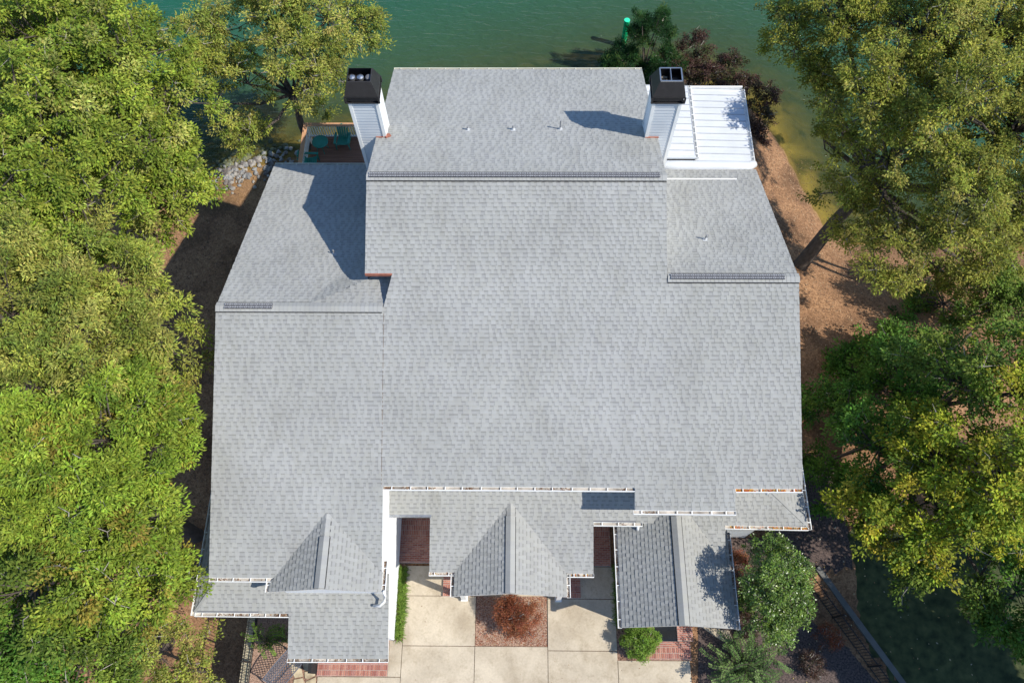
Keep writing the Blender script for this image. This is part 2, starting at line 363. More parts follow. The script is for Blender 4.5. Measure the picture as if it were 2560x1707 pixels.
# ------------------------------------------------------------------ the house
house = thing('house', 'large grey shingled lake house with two chimneys and white trim', 'house')
S = .3835
def zF(y): return 3.174+S*y
def zP(y): return 1.07+S*y
def zL(y): return 2.19+S*y
TABS = []      # (projected size, plane object, tab polygon set, colour)
GREYS = [(.318, .316, .303), (.330, .328, .314), (.338, .336, .322), (.310, .308, .300), (.330, .327, .308), (.322, .319, .310)]
BAND = (.755, .755, .755)     # darker granules printed along the top of the lower layer
def roof_plane(poly, abc, thick=.14, trim=m_trim, tone=1.0, exp=.146):
    """poly: (x, y) outline; abc: z = a + b x + c y. Deck with fascia edges, clad in courses of laminated shingle tabs."""
    a, b, c = abc; k = math.hypot(b, c); g = np.array([-b/k, -c/k]); e = np.array([-g[1], g[0]]); sl = math.sqrt(1+k*k)
    zz = lambda x, y: a+b*x+c*y
    deck = MB(); top = [(x, y, zz(x, y)) for x, y in poly]; bot = [(x, y, z-thick) for x, y, z in top]; n = len(poly)
    ar = sum(poly[i][0]*poly[(i+1) % n][1]-poly[(i+1) % n][0]*poly[i][1] for i in range(n))
    if ar < 0: top, bot = top[::-1], bot[::-1]
    deck.poly(top); deck.poly(bot[::-1])
    for i in range(n): deck.poly([top[i], bot[i], bot[(i+1) % n], top[(i+1) % n]])
    o = deck.build('roof', m_felt, house); o.data.materials.append(trim)
    for p in o.data.polygons:
        if p.index >= 1: p.material_index = 1
    nrm = np.array([-b, -c, 1.])/math.sqrt(1+b*b+c*c)
    P2 = np.array(poly); U = P2@e; V = (P2@g)*sl            # v grows downhill along the slope
    org = lambda u, v, h: np.array([*(e*u+g*(v/sl)), 0])+np.array([0, 0, zz(*(e*u+g*(v/sl)))])+nrm*h
    v1 = V.max(); rows = int((V.max()-V.min())/exp)+1; rng = random.Random(int(abs(a*1000)+abs(b*77)+len(poly)))
    offs = rng.random()*.3
    for r in range(rows):
        vb = v1-r*exp; vt = max(vb-exp-.004, V.min()); vm = (vb+vt)/2
        if vb-vt < .03: continue
        xs = []
        for i in range(n):
            j = (i+1) % n
            if (V[i]-vm)*(V[j]-vm) < 0:
                s_ = (U[j]-U[i])/(V[j]-V[i]); steep = abs(V[j]-V[i]) < exp*1.2
                um = U[i]+s_*(vm-V[i]); s_ = 0 if steep else s_
                xs.append((um, s_))
        xs.sort()
        for q in range(0, len(xs)-1, 2):
            (ua, sa), (ub, sb) = xs[q], xs[q+1]
            u = ua - rng.random()*.2; thickt = rng.random() < .5
            while u < ub:
                w = rng.choice((.09, .11, .13, .16)) if thickt else rng.choice((.09, .12, .14, .17)); u2 = u+w
                la, lb = max(u, ua), min(u2, ub)
                if lb-la > .012:
                    L_ = la if la > ua else None; R_ = lb if lb < ub else None
                    f = lambda v: (L_ if L_ is not None else ua+sa*(v-vm), R_ if R_ is not None else ub+sb*(v-vm))
                    um_ = (la+lb)/2; ve = vb
                    for i_ in range(n):
                        j2 = (i_+1) % n
                        if (U[i_]-um_)*(U[j2]-um_) < 0:
                            vx = V[i_]+(V[j2]-V[i_])*(um_-U[i_])/(U[j2]-U[i_])
                            if vm < vx < ve: ve = vx+.012
                    (l1, r1), (l0, r0) = f(ve), f(vt)
                    h = .021 if thickt else .010
                    p = [org(l1, ve, h), org(r1, ve, h), org(r0, vt, .003), org(l0, vt, .003), org(l1, ve, 0), org(r1, ve, 0), org(r0, vt, 0), org(l0, vt, 0)]
                    cc = rng.choice(GREYS[1:3]+GREYS[4:5]) if thickt else rng.choice(GREYS)
                    j_ = tone*(1+rng.uniform(-.03, .03)+(.035 if thickt else -.015)); cc = tuple(x*j_ for x in cc)
                    vk = vt+(vb-vt)*rng.uniform(.30, .40); (lk, rk) = f(vk); hk = .003+(h-.003)*.35
                    p += [org(lk, vk, hk), org(rk, vk, hk)]
                    mid = (p[0]+p[2])/2; dist = np.linalg.norm(mid-np.array([0, 0, CZ]))
                    size = (r1-l1)*exp*abs(nrm@((np.array([0, 0, CZ])-mid)/dist))/dist**2
                    TABS.append((size, o, p, cc, not thickt))
                u = u2; thickt = not thickt if rng.random() < .9 else thickt
    return o
def tab_faces(q, p, c, band):
    i = len(q.v); q.v += [tuple(x) for x in p]; dk = tuple(a*b for a, b in zip(c, BAND)) if band else tuple(a*.95 for a in c)
    for f, cc in (((0, 1, 9, 8), c), ((8, 9, 2, 3), dk), ((4, 5, 1, 0), c), ((5, 6, 2, 1), c), ((7, 4, 0, 3), c)):
        q.f.append(tuple(i+k for k in f)); q.c.append(cc)

# main front slope with both coplanar wings
roof_plane([(-5.36, 16.47), (-5.36, 13.28), (-4.42, 13.28), (-4.70, 12.21), (-10.50, 12.21), (-10.50, 3.62), (-8.2, 3.62), (-6.53, 5.6), (-4.64, 3.82), (-4.64, 6.52), (3.92, 6.51),
            (3.92, 5.80), (7.30, 5.79), (7.30, 6.50), (9.58, 6.51), (9.58, 13.19), (5.06, 13.19), (5.06, 16.47)], (3.174, 0, S))
ZR = zF(16.495)
roof_plane([(-5.36, 16.52), (5.06, 16.52), (5.08, 18.9), (4.62, 18.9), (4.62, 19.72), (5.08, 19.72), (5.09, 24.02), (-5.35, 24.02), (-5.35, 19.72), (-5.0, 19.72), (-5.0, 18.9), (-5.36, 18.9)],
           (ZR+S*16.495, 0, -S), tone=1.08)  # this and the other back slopes: shingle colour lifted to imitate light on them
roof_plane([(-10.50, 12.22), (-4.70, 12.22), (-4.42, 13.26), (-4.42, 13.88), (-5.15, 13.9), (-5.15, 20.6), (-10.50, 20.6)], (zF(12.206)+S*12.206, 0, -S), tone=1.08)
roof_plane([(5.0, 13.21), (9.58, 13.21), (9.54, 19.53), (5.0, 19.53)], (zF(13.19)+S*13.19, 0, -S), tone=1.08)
# low saddle that closes the corner between the main slope and the left wing ridge
roof_plane([(-5.40, 13.40), (-4.45, 13.40), (-4.72, 12.24), (-7.4, 12.24)], (zF(12.2)+.2*12.24, 0, -.2), .3, m_felt)
_A = np.array([[1, -7.4, 12.24], [1, -5.40, 13.40], [1, -5.40, 15.5]]); _z = np.array([zF(12.2), zF(12.2)-.2*1.16, zF(12.206)-S*(15.5-12.206)])
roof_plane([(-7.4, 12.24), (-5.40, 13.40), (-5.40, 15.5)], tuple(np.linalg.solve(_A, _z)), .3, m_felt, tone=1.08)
# cross gable on the left wing
roof_plane([(-8.42, 3.17), (-6.53, 3.17), (-6.53, 5.70), (-8.42, 3.46)], (4.5+.455*8.42, .455, 0), .1)
roof_plane([(-6.53, 3.17), (-4.62, 3.17), (-4.62, 3.78), (-6.53, 5.70)], (5.36-.387*6.53, -.387, 0), .1)
# lower left roof with hip
roof_plane([(-11.33, 2.62), (-8.03, 2.61), (-8.03, 1.18), (-4.54, 1.20), (-4.54, 3.9), (-10.39, 3.9)], (2.19, 0, S), .12)
roof_plane([(-11.33, 2.62), (-10.39, 3.9), (-10.30, 7.0), (-11.33, 7.0)], (3.19+.528*11.33, .528, 0), .12)
# porch roof, the strip before the main wall and the right corner
roof_plane([(-4.74, 6.9), (-4.74, 6.0), (-3.25, 6.0), (-3.25, 4.12), (-2.33, 4.12), (-.31, 6.44), (1.70, 4.12), (2.69, 4.10), (2.69, 5.82), (4.87, 5.80), (5.63, 6.79), (6.46, 5.74), (7.45, 4.47), (7.46, 5.74), (10.45, 5.70), (9.155, 6.86), (9.1, 6.9)],
           (1.07, 0, S), .12)
roof_plane([(10.45, 5.70), (10.45, 9.0), (9.3, 9.0), (9.155, 6.86)], (3.256+.343*10.45, -.343, 0), .12)
# porch gable
roof_plane([(-2.33, 3.28), (-.31, 3.28), (-.31, 6.46), (-2.33, 4.14)], (2.65+.445*2.33, .445, 0), .1)
roof_plane([(-.31, 3.28), (1.71, 3.28), (1.71, 4.14), (-.31, 6.46)], (2.65+.445*1.71, -.445, 0), .1)
# right front gable
roof_plane([(3.63, 2.26), (5.63, 2.26), (5.63, 6.8), (3.63, 6.8)], (2.68-.5*3.63, .5, 0), .1)
roof_plane([(5.63, 2.26), (7.64, 2.24), (7.64, 5.75), (7.3, 6.8), (5.63, 6.8)], (2.68+.5*7.63, -.5, 0), .1)
TABS.sort(key=lambda t: -t[0])
rest = {}
for i, (s_, o, p, c, bd) in enumerate(TABS):
    if i < 300:
        q = MB(); tab_faces(q, p, c, bd); q.build('shingle', m_shingle, o)
    else:
        tab_faces(rest.setdefault(o, MB()), p, c, bd)
for o, q in rest.items(): tag(q.build('shingles', m_shingle, o), kind='stuff')

# ridges -------------------------------------------------------------------
VENT_ME = None
def vent_mesh():
    q = MB(); w = .155
    return None
def ridge(p, q_, slope, width=.18, vents=None, lift=.045, name='ridge_cap'):
    """capping of folded shingle pieces on a raised black vent core, with optional plastic vent grilles on top"""
    p = np.array(p, float); q_ = np.array(q_, float); d = q_-p; L_ = np.linalg.norm(d); d /= L_; side = np.cross(d, (0, 0, 1)); side /= np.linalg.norm(side)
    s1, s2 = slope
    core = MB()
    for s, k in ((1, s1), (-1, s2)):
        ww = width+.022
        a0, a1 = p, q_; b0, b1 = p+s*side*ww-np.array([0, 0, k*ww]), q_+s*side*ww-np.array([0, 0, k*ww])
        up = np.array([0, 0, lift*.85]); dn = np.array([0, 0, -.01])
        core.hexa([a0+dn, a1+dn, b1+dn, b0+dn, a0+up, a1+up, b1+up, b0+up])
    root = core.build(name, m_black, house)
    n = max(1, int(L_/.145)); caps = MB()
    for i in range(n):
        t0, t1 = i*L_/n, (i+1)*L_/n+.02; cc = random.choice(GREYS); cc = tuple(x*1.05 for x in cc)
        for s, k in ((1, s1), (-1, s2)):
            h0, h1 = lift+.012, lift+.002
            a = [p+d*t0, p+d*t1]; e0 = [x+s*side*width-np.array([0, 0, k*width]) for x in a]
            z0, z1 = np.array([0, 0, h0]), np.array([0, 0, h1])
            f = [a[0]+z0, a[1]+z1, e0[1]+z1, e0[0]+z0]
            caps.poly(f if s < 0 else f[::-1], cc)
            lo = np.array([0, 0, -.011]); f = [e0[0]+z0, e0[1]+z1, e0[1]+z1+lo, e0[0]+z0+lo]; caps.poly(f if s < 0 else f[::-1], cc)
    caps.build('cap_shingles', m_shingle, root)
    if vents:
        for (ta, tb) in vents:
            m = max(1, int((tb-ta)/.178)); st = (tb-ta)/m
            for i in range(m):
                c = p+d*(ta+(i+.5)*st)+np.array([0, 0, lift+.014])
                o = link('vent_grille', grille_mesh(st), root, c, math.atan2(d[1], d[0]))
    return root
_gm = {}
def grille_mesh(st):
    k = round(st, 3)
    if k in _gm: return _gm[k]
    q = MB(); w = st*.48; h = .105
    q.box((-w, -h, 0), (w, h, .012), (.05, .05, .053))
    for a in range(3):
        for b in range(2):
            x = -w+(a+.5)*2*w/3; y = -h+(b+.5)*h; r = .019
            q.box((x-r, y-r, .012), (x+r, y+r, .02), (.36, .36, .37))
    q.bar((-w, 0, .014), (w, 0, .014), .008, .012, c=(.3, .3, .31)); q.bar((-w, -h, .014), (-w, h, .014), .008, .012, c=(.3, .3, .31))
    _gm[k] = q.mesh('vent_grille', m_litter); return _gm[k]
SV = (S, S)
ridge((-5.36, 16.495, ZR), (5.06, 16.495, ZR), SV, vents=[(.1, 10.2)])
ridge((-10.5, 12.21, zF(12.21)), (-4.75, 12.21, zF(12.21)), SV, vents=[(.32, 1.98)])
ridge((5.08, 13.2, zF(13.2)), (9.58, 13.2, zF(13.2)), SV, vents=[(.1, 4.0)])
ridge((-6.53, 3.2, 5.36), (-6.53, 4.85, 5.36), (.387, .455), .17)
ridge((-6.53, 4.85, 5.355), (-6.53, 5.6, 5.355), (.387, .455), .15, lift=.012)
ridge((-.31, 3.30, 3.55), (-.31, 5.95, 3.55), (.445, .445), .17)
ridge((-.31, 5.95, 3.545), (-.31, 6.4, 3.545), (.445, .445), .15, lift=.012)
ridge((5.63, 2.27, 3.68), (5.63, 5.95, 3.68), (.5, .5), .18)
# hip caps
def hip(p, q_):
    q = MB(); p = np.array(p, float); q_ = np.array(q_, float); n = int(np.linalg.norm(q_-p)/.15)
    for i in range(n):
        a = p+(q_-p)*i/n; b = p+(q_-p)*(i+1.1)/n
        q.bar(a+np.array([0, 0, .012]), b+np.array([0, 0, .006]), .10, .014, c=random.choice(GREYS))
    q.build('hip_cap', m_shingle, house)
hip((10.43, 5.72, 3.262), (9.155, 6.86, 3.70)); hip((-11.31, 2.64, 3.2), (-10.45, 3.82, 3.655))
# flashing strips
def strip(name, p, q_, w, m, h=.012): q = MB(); q.bar(p, q_, w, h); return q.build(name, m, house)
strip('flashing', (-5.36, 13.27, zF(13.27)-.04), (-4.42, 13.27, zF(13.27)-.04), .05, m_copper, .13)
strip('flashing', (-4.69, 12.0, zF(12.0)+.008), (-4.69, 6.55, zF(6.55)+.008), .016, mat('valley_dirt', (.17, .13, .10), .2, 8, .9))
strip('flashing', (5.12, 18.86, 6.08), (8.62, 18.86, 6.08), .05, m_trim, .02)
strip('flashing', (4.6, 18.87, 8.62), (5.1, 18.87, 8.62), .05, m_copper, .03)
strip('flashing', (-5.36, 18.87, 8.62), (-5.0, 18.87, 8.62), .04, m_copper, .03)
strip('flashing', (-5.02, 18.86, 8.66), (-4.85, 19.0, 8.6), .14, m_copper, .05)

# walls ----------------------------------------------------------------------
def prism(name, m, x0, x1, prof):
    """profile in (y, z), extruded from x0 to x1"""
    q = MB(); a = [(x0, y, z) for y, z in prof]; b = [(x1, y, z) for y, z in prof]; n = len(prof)
    q.poly(a); q.poly(b[::-1])
    for i in range(n): q.poly([a[i], b[i], b[(i+1) % n], a[(i+1) % n]][::-1])
    return q.build(name, m, house)
U = .17
prism('wall', m_white, -4.47, 4.9, [(6.92, -3.2), (6.92, zF(6.92)-U), (13.9, zF(13.9)-U), (13.9, -3.2)])
prism('wall', m_white, -5.18, 4.93, [(13.92, -3.2), (13.92, zF(13.92)-U), (16.495, ZR-U), (23.7, ZR-S*(23.7-16.495)-U), (23.7, -3.2)])
wing = prism('wall', m_white, -10.2, -4.76, [(3.95, -3.2), (3.95, zF(3.95)-U), (12.21, zF(12.21)-U), (20.2, zF(12.21)-S*(20.2-12.21)-U), (20.2, -3.2)])
prism('wall', m_white, 4.97, 9.2, [(6.95, -3.2), (6.95, zF(6.95)-U), (13.2, zF(13.2)-U), (19.2, zF(13.2)-S*6-U), (19.2, -3.2)])
prism('wall', m_white, 4.3, 7.2, [(6.45, zF(6.45)-U), (6.9, zF(6.9)-U), (6.9, 2.9), (6.45, 2.9)])
prism('wall', m_white, -10.9, -7.7, [(3.0, -3.6), (3.0, zL(3.0)-U), (4.0, zL(4.0)-U), (7, 3.2), (7, -3.6)])
prism('wall', m_white, -7.7, -4.76, [(1.95, -.3), (1.95, zL(1.95)-U), (3.98, zL(3.98)-U), (3.98, -.3)])
prism('wall', m_gray, 7.32, 9.06, [(5.92, -.3), (5.92, zP(5.92)-U), (6.9, zP(6.9)-U), (6.9, -.3)])
prism('wall', m_white, 9.06, 10.05, [(6.9, -.5), (6.9, 3.1), (10, 3.1), (10, -.5)])
# gable ends
def gable_end(y, x0, xr, x1, z0l, zr, z0r, base, m):
    q = MB(); pr = [(x0, base), (x1, base), (x1, z0r), (xr, zr), (x0, z0l)]; a = [(x, y, z) for x, z in pr]; b = [(x, y+.12, z) for x, z in pr]; n = len(pr)
    q.poly(a); q.poly(b[::-1])
    for i in range(n): q.poly([a[i], b[i], b[(i+1) % n], a[(i+1) % n]][::-1])
    return q.build('gable_wall', m, house)
gable_end(3.27, -8.1, -6.53, -4.8, 4.5, 5.2, 4.55, 3.4, m_white)
gable_end(3.42, -2.05, -.31, 1.45, 2.62, 3.4, 2.62, 2.5, m_white)
gable_end(2.62, 4.0, 5.63, 7.27, 2.66, 3.5, 2.66, -.2, m_white)
prism('wall', m_white, 4.0, 4.14, [(2.7, -.2), (2.7, 2.7), (6.9, 2.7), (6.9, -.2)])
prism('wall', m_white, 7.13, 7.27, [(2.7, -.2), (2.7, 2.7), (6.9, 2.7), (6.9, -.2)])
# porch posts, beams
for x in (-2.12, 1.52):
    q = MB(); q.box((x-.09, 3.42, 0), (x+.09, 3.6, 2.62)); q.box((x-.13, 3.38, 0), (x+.13, 3.64, .18)); q.build('post', m_trim, house)
for p in (((-3.15, 4.32, 2.5), (2.6, 4.32, 2.5)), ((-2.1, 3.5, 2.48), (-2.1, 4.3, 2.48)), ((1.5, 3.5, 2.48), (1.5, 4.3, 2.48))):
    q = MB(); q.bar(p[0], p[1], .16, .2); q.build('beam', m_trim, house)
# lap siding on the sunlit wall of the left wing and on the wall right of the front gable
def lap_x(x, y0, y1, z0, z1, step=.19, parent=house):
    z = z0
    while z < z1-.02:
        zt = min(z+step, z1); q = MB()
        q.hexa([(x, y0, z), (x+.022, y0, z), (x+.022, y1, z), (x, y1, z), (x, y0, zt), (x+.006, y0, zt), (x+.006, y1, zt), (x, y1, zt)]); q.build('siding_board', m_white, parent); z += step
lap_x(-4.757, 1.96, 6.9, .05, 2.6); lap_x(-4.757, 4.0, 6.9, 2.6, 4.5)
def lap_y(y, x0, x1, z0, z1, m, parent, step=.19):
    z = z0
    while z < z1-.02:
        zt = min(z+step, z1); q = MB()
        q.hexa([(x0, y-.024, z), (x1, y-.024, z), (x1, y, z), (x0, y, z), (x0, y-.006, zt), (x1, y-.006, zt), (x1, y, zt), (x0, y, zt)]); q.build('siding_board', m, parent); z += step
lap_y(5.918, 7.33, 9.02, .05, 3.1, m_gray, house)

# gutters -----------------------------------------------------------------------
def gutter(p, q_, out, litter=None, m=m_trim, hang=.6, w=.125):
    """open trough from p to q_ (top of its back), out = direction away from the wall"""
    p = np.array(p, float); q_ = np.array(q_, float); out = np.array([*out, 0], float); d = q_-p; L_ = np.linalg.norm(d); d /= L_
    dn = np.array([0, 0, -1.]); g = MB()
    def seg(a, b): # a, b offsets (out, down) of a plate of 6 mm thickness boxes
        pass
    def plate(o0, o1, d0, d1):
        A = [p+out*o+dn*h for o, h in ((o0, d1), (o1, d1), (o1, d0), (o0, d0))]; B = [x+d*L_ for x in A]
        g.hexa([A[0], A[1], B[1], B[0], A[3], A[2], B[2], B[3]])
    plate(0, .008, .012, .10); plate(.008, w, .094, .10); plate(w-.012, w+.012, -.004, .10)
    for e in (p, q_-d*.008):
        A = [e+out*o+dn*h for o, h in ((0, .1), (w, .1), (w, .01), (0, .01))]; B = [x+d*.008 for x in A]; g.hexa([A[0], A[1], B[1], B[0], A[3], A[2], B[2], B[3]])
    o = g.build('gutter', m, house)
    n = max(1, round(L_/hang))
    for i in range(n):
        t = (i+.5)/n*L_+random.uniform(-.05, .05); h = MB(); a = p+d*t
        h.bar(a+out*.002, a+out*(w-.004), .03, .014, c=None); h.build('gutter_hanger', m, o)
    if litter:
        A = [p+out*o_+dn*h+d*.01 for o_, h in ((.009, .094), (w-.012, .094), (w-.012, .06), (.009, .06))]; B = [x+d*(L_-.02) for x in A]
        sd_ = MB(); sd_.hexa([A[0], A[1], B[1], B[0], A[3], A[2], B[2], B[3]]); sd_.build('gutter_silt', m_silt, o)
        V = []; C_ = []
        nn = int(L_*litter[1]*.6)
        for i in range(nn):
            if i % 14 == 0: tc = random.random()**litter[3]*L_ if litter[2] == 0 else (1-random.random()**litter[3])*L_; sg = random.uniform(.03, .22)
            t = min(max(tc+random.gauss(0, sg), .02), L_-.02)
            c = p+d*t+out*random.uniform(.015, w-.02)+dn*random.uniform(.035, .058); a = random.random()*6.28; r = random.uniform(.018, .04)
            x = (math.cos(a)*d+math.sin(a)*out)*r; y = (-math.sin(a)*d+math.cos(a)*out)*r*.5; tl = np.array([0, 0, random.uniform(-.01, .01)])
            V.append([c-x, c-y+tl, c+x, c+y-tl]); k = random.uniform(.7, 1.2); base = random.choice(litter[0]); C_.append([b*k for b in base])
        quads_obj('leaf_litter', np.array(V), np.array(C_), m_litter, o)['kind'] = 'stuff'
    return o
BRN = [(.16, .085, .05), (.22, .12, .07), (.30, .20, .12), (.10, .06, .04)]
ORG = [(.50, .13, .025), (.42, .09, .02), (.55, .25, .03), (.50, .35, .06)]
dn = (0, -1)
gutter((-4.66, 6.52, 5.63), (3.92, 6.51, 5.63), dn, (BRN, 40, 0, 1.6))
gutter((3.86, 5.80, 5.36), (7.33, 5.79, 5.36), dn, (BRN, 12, 1, 1.5))
gutter((7.32, 6.50, 5.63), (9.58, 6.51, 5.63), dn, (ORG, 260, 0, 1.7))
gutter((-10.5, 3.62, 4.52), (-8.3, 3.62, 4.52), dn, (BRN, 40, 0, 1.5))
gutter((-8.43, 3.6, 4.46), (-8.43, 3.16, 4.46), (-1, 0), (BRN, 30, 0, 1))
gutter((-4.61, 3.17, 4.59), (-4.61, 4.2, 4.59), (1, 0), (BRN, 120, 1, 1.2))
gutter((-11.33, 2.62, 3.15), (-8.03, 2.61, 3.15), dn, (BRN, 70, 1, 1.3))
gutter((-11.335, 2.52, 3.15), (-11.335, 7.0, 3.15), (-1, 0), (BRN, 20, 1, 1.3))
gutter((-8.06, 1.18, 2.60), (-4.54, 1.20, 2.60), dn, (BRN, 40, 1, 1.3))
gutter((-3.27, 4.12, 2.61), (-2.36, 4.12, 2.61), dn, (BRN+ORG, 60, 0, 1.3))
gutter((-2.335, 4.06, 2.61), (-2.335, 3.26, 2.61), (-1, 0), (BRN, 60, 0, 1))
gutter((1.74, 4.10, 2.61), (2.71, 4.10, 2.61), dn, (BRN+ORG, 70, 0, 1))
gutter((1.715, 3.26, 2.61), (1.715, 4.06, 2.61), (1, 0), (BRN, 40, 1, 1))
gutter((2.70, 5.82, 3.26), (4.47, 5.81, 3.26), dn, (BRN, 14, 1, 1.5))
gutter((7.46, 5.74, 3.23), (10.46, 5.70, 3.23), dn, (ORG, 120, 1, 2.6))
gutter((10.455, 5.6, 3.22), (10.455, 9.0, 3.22), (1, 0), (BRN, 60, 0, 1.3))
gutter((3.625, 2.24, 2.64), (3.625, 5.83, 2.64), (-1, 0), (BRN, 40, 0, 1))
gutter((7.645, 2.22, 2.64), (7.645, 5.62, 2.64), (1, 0), (BRN, 50, 1, 1))
gutter((-5.35, 24.02, 6.58), (5.09, 24.02, 6.58), (0, 1), (BRN, 8, 0, 1), m_cream)
gutter((-10.5, 20.6, 4.6), (-5.2, 20.6, 4.6), (0, 1), (BRN, 8, 0, 1), m_cream)
box('flashing', (-4.74, 5.93, 3.30), (-3.2, 6.02, 3.40), m_galv, house)
# downspout elbows
def pipe(pts, r, m, name='downspout', n=8): q = MB(); q.tube(pts, r, n); return q.build(name, m, house, True)
pipe([(-4.53, 3.2, 4.62), (-4.55, 3.1, 4.2), (-4.62, 2.98, 3.75), (-4.8, 2.85, 3.52), (-5.05, 2.86, 3.4)], .05, m_trim)
pipe([(4.32, 5.72, 3.2), (4.32, 5.66, 3.1), (4.32, 5.6, 3.04)], .055, m_trim)
pipe([(8.45, 6.42, 5.55), (8.45, 6.4, 5.3)], .05, m_trim)
pipe([(5.13, 18.6, 6.3), (5.2, 18.75, 6.25), (5.22, 19.0, 6.05)], .035, m_copper)

# chimneys ------------------------------------------------------------------------
def chimney(x0, x1, zb, kind):
    y0, y1, zt = 18.9, 19.72, 10.5
    c = box('chimney', (x0+.02, y0+.02, zb), (x1-.02, y1-.02, zt+.02), m_white, house)
    z = zb+.1; q = None
    while z < zt-.03:
        z2 = min(z+.148, zt); b = MB()
        b.hexa([(x0+.09, y0-.010, z), (x1-.09, y0-.010, z), (x1-.09, y0+.02, z), (x0+.09, y0+.02, z), (x0+.09, y0+.012, z2), (x1-.09, y0+.012, z2), (x1-.09, y0+.02, z2), (x0+.09, y0+.02, z2)])
        b.build('siding_board', m_gray, c)
        for xs, sgn in ((x0, -1), (x1, 1)):
            b = MB(); xi, xo, xt = xs-sgn*.02, xs+sgn*.016, xs-sgn*.012
            pts = [(xi, y0+.09, z), (xo, y0+.09, z), (xo, y1-.09, z), (xi, y1-.09, z), (xi, y0+.09, z2), (xt, y0+.09, z2), (xt, y1-.09, z2), (xi, y1-.09, z2)]
            b.hexa(pts); b.build('siding_board', m_white, c)
        z += .148
    for xs in (x0, x1):
        for ys in (y0, y1):
            sx = .09 if xs == x0 else -.09; sy = .09 if ys == y0 else -.09
            b = MB(); ox = -.026 if xs == x0 else .026; oy = -.03 if ys == y0 else .03
            b.box((min(xs+ox, xs+sx), min(ys+oy, ys+sy), zb), (max(xs+ox, xs+sx), max(ys+oy, ys+sy), zt)); b.build('corner_board', m_trim, c)
    # sheet-metal shroud: open skirt of bars, sloping hood, open top
    b = MB(); e = .075; X0, X1, Y0, Y1 = x0-e, x1+e, y0-e, y1+e
    def ring(z, i): return [(X0+i, Y0+i, z), (X1-i, Y0+i, z), (X1-i, Y1-i, z), (X0+i, Y1-i, z)]
    def wall(r0, r1):
        for k in range(4): b.poly([r0[k], r0[(k+1) % 4], r1[(k+1) % 4], r1[k]])
    b.box((X0, Y0, 10.46), (X1, Y1, 10.50)); 
    r1, r2, r3 = ring(10.74, 0), ring(10.82, 0), ring(11.34, .17)
    for k in range(4): b.box((r1[k][0]-.03, r1[k][1]-.03, 10.5), (r1[k][0]+.03, r1[k][1]+.03, 10.76))
    wall(r1, r2); wall(r2, r3); r4 = ring(11.36, .20); wall(r3, r4); r5 = ring(10.86, .03); wall(r4, r5)
    b.poly(ring(10.86, .03)); b.poly(ring(10.73, .0)[::-1])
    for k in range(4): wall(ring(10.56, .04), ring(10.74, .04)); break
    b.build('chimney_cap', m_dark, c)
    cx = (x0+x1)/2; cy = (y0+y1)/2
    if kind == 0:
        for dx in (-.29, 0., .30):
            b = MB(); b.tube([(cx+dx, cy+.02, 10.86), (cx+dx, cy+.02, 11.12)], .085, 16); b.tube([(cx+dx, cy+.02, 11.16), (cx+dx, cy+.02, 11.24)], [.125, .115], 18)
            b.tube([(cx+dx, cy+.02, 11.24), (cx+dx, cy+.02, 11.27)], [.115, .05], 18); b.build('flue', m_galv if dx < .2 else mat('dull_flue', (.16, .16, .17), .2, 9, .6), c)
    else:
        b = MB(); b.box((cx-.012, Y0+.2, 11.2), (cx+.012, Y1-.2, 11.36))
        for (a0, a1) in (((X0+.2, Y0+.2), (X1-.2, Y0+.2)), ((X1-.2, Y0+.2), (X1-.2, Y1-.2)), ((X1-.2, Y1-.2), (X0+.2, Y1-.2)), ((X0+.2, Y1-.2), (X0+.2, Y0+.2))):
            b.bar((*a0, 11.365), (*a1, 11.365), .04, .03)
        b.build('flue_frame', m_galv, c)
        b = MB()
        for k in range(3): b.box((cx-.40+.0*k, cy-.12+k*.1, 11.02+.03*k), (cx-.08, cy-.05+k*.1, 11.05+.03*k))
        b.build('flue_damper', mat('tarnished_tin', (.35, .30, .22), .2, 9, .5, metal=.4), c)
        b = MB(); b.tube([(cx+.2, cy, 10.86), (cx+.2, cy, 11.1)], .13, 16); b.build('flue', m_dark, c)
    return c
chimney(-6.02, -5.0, 3.0, 0)
chimney(4.62, 5.60, 3.0, 1)

# roof pipes --------------------------------------------------------------------
def vent_pipe(x, y, z, h, slope, r=.032):
    b = MB(); b.tube([(x, y, z-.1), (x, y, z+h)], r, 10, cap=False); b.tube([(x, y, z+h-.01), (x, y, z+h+.002)], [r*1.05, r*.8], 10)
    o = b.build('vent_pipe', mat('pipe_gray', (.28, .28, .28), .15, 8, .6), house)
    k = MB(); k.hexa([(x-.09, y-.11, z-slope*.11+.006), (x+.09, y-.11, z-slope*.11+.006), (x+.09, y+.08, z+slope*.08+.006), (x-.09, y+.08, z+slope*.08+.006),
                      (x-.09, y-.11, z-slope*.11+.014), (x+.09, y-.11, z-slope*.11+.014), (x+.09, y+.08, z+slope*.08+.014), (x-.09, y+.08, z+slope*.08+.014)])
    k.tube([(x, y, z+.01), (x, y, z+.12)], [.07, r+.006], 12); k.build('pipe_boot', mat('boot_gray', (.52, .53, .53), .1, 6, .6), o)
zB = lambda y: ZR-S*(y-16.495)
vent_pipe(-1.98, 19.4, zB(19.4), .2, -S); vent_pipe(-.28, 19.42, zB(19.42), .22, -S); vent_pipe(1.49, 19.45, zB(19.45), .48, -S)
p_ = (-6.9, 14.95); vent_pipe(*p_, zF(12.206)-S*(p_[1]-12.206), .25, -S)
p_ = (6.72, 15.2); vent_pipe(*p_, zF(13.19)-S*(p_[1]-13.19), .3, -S)

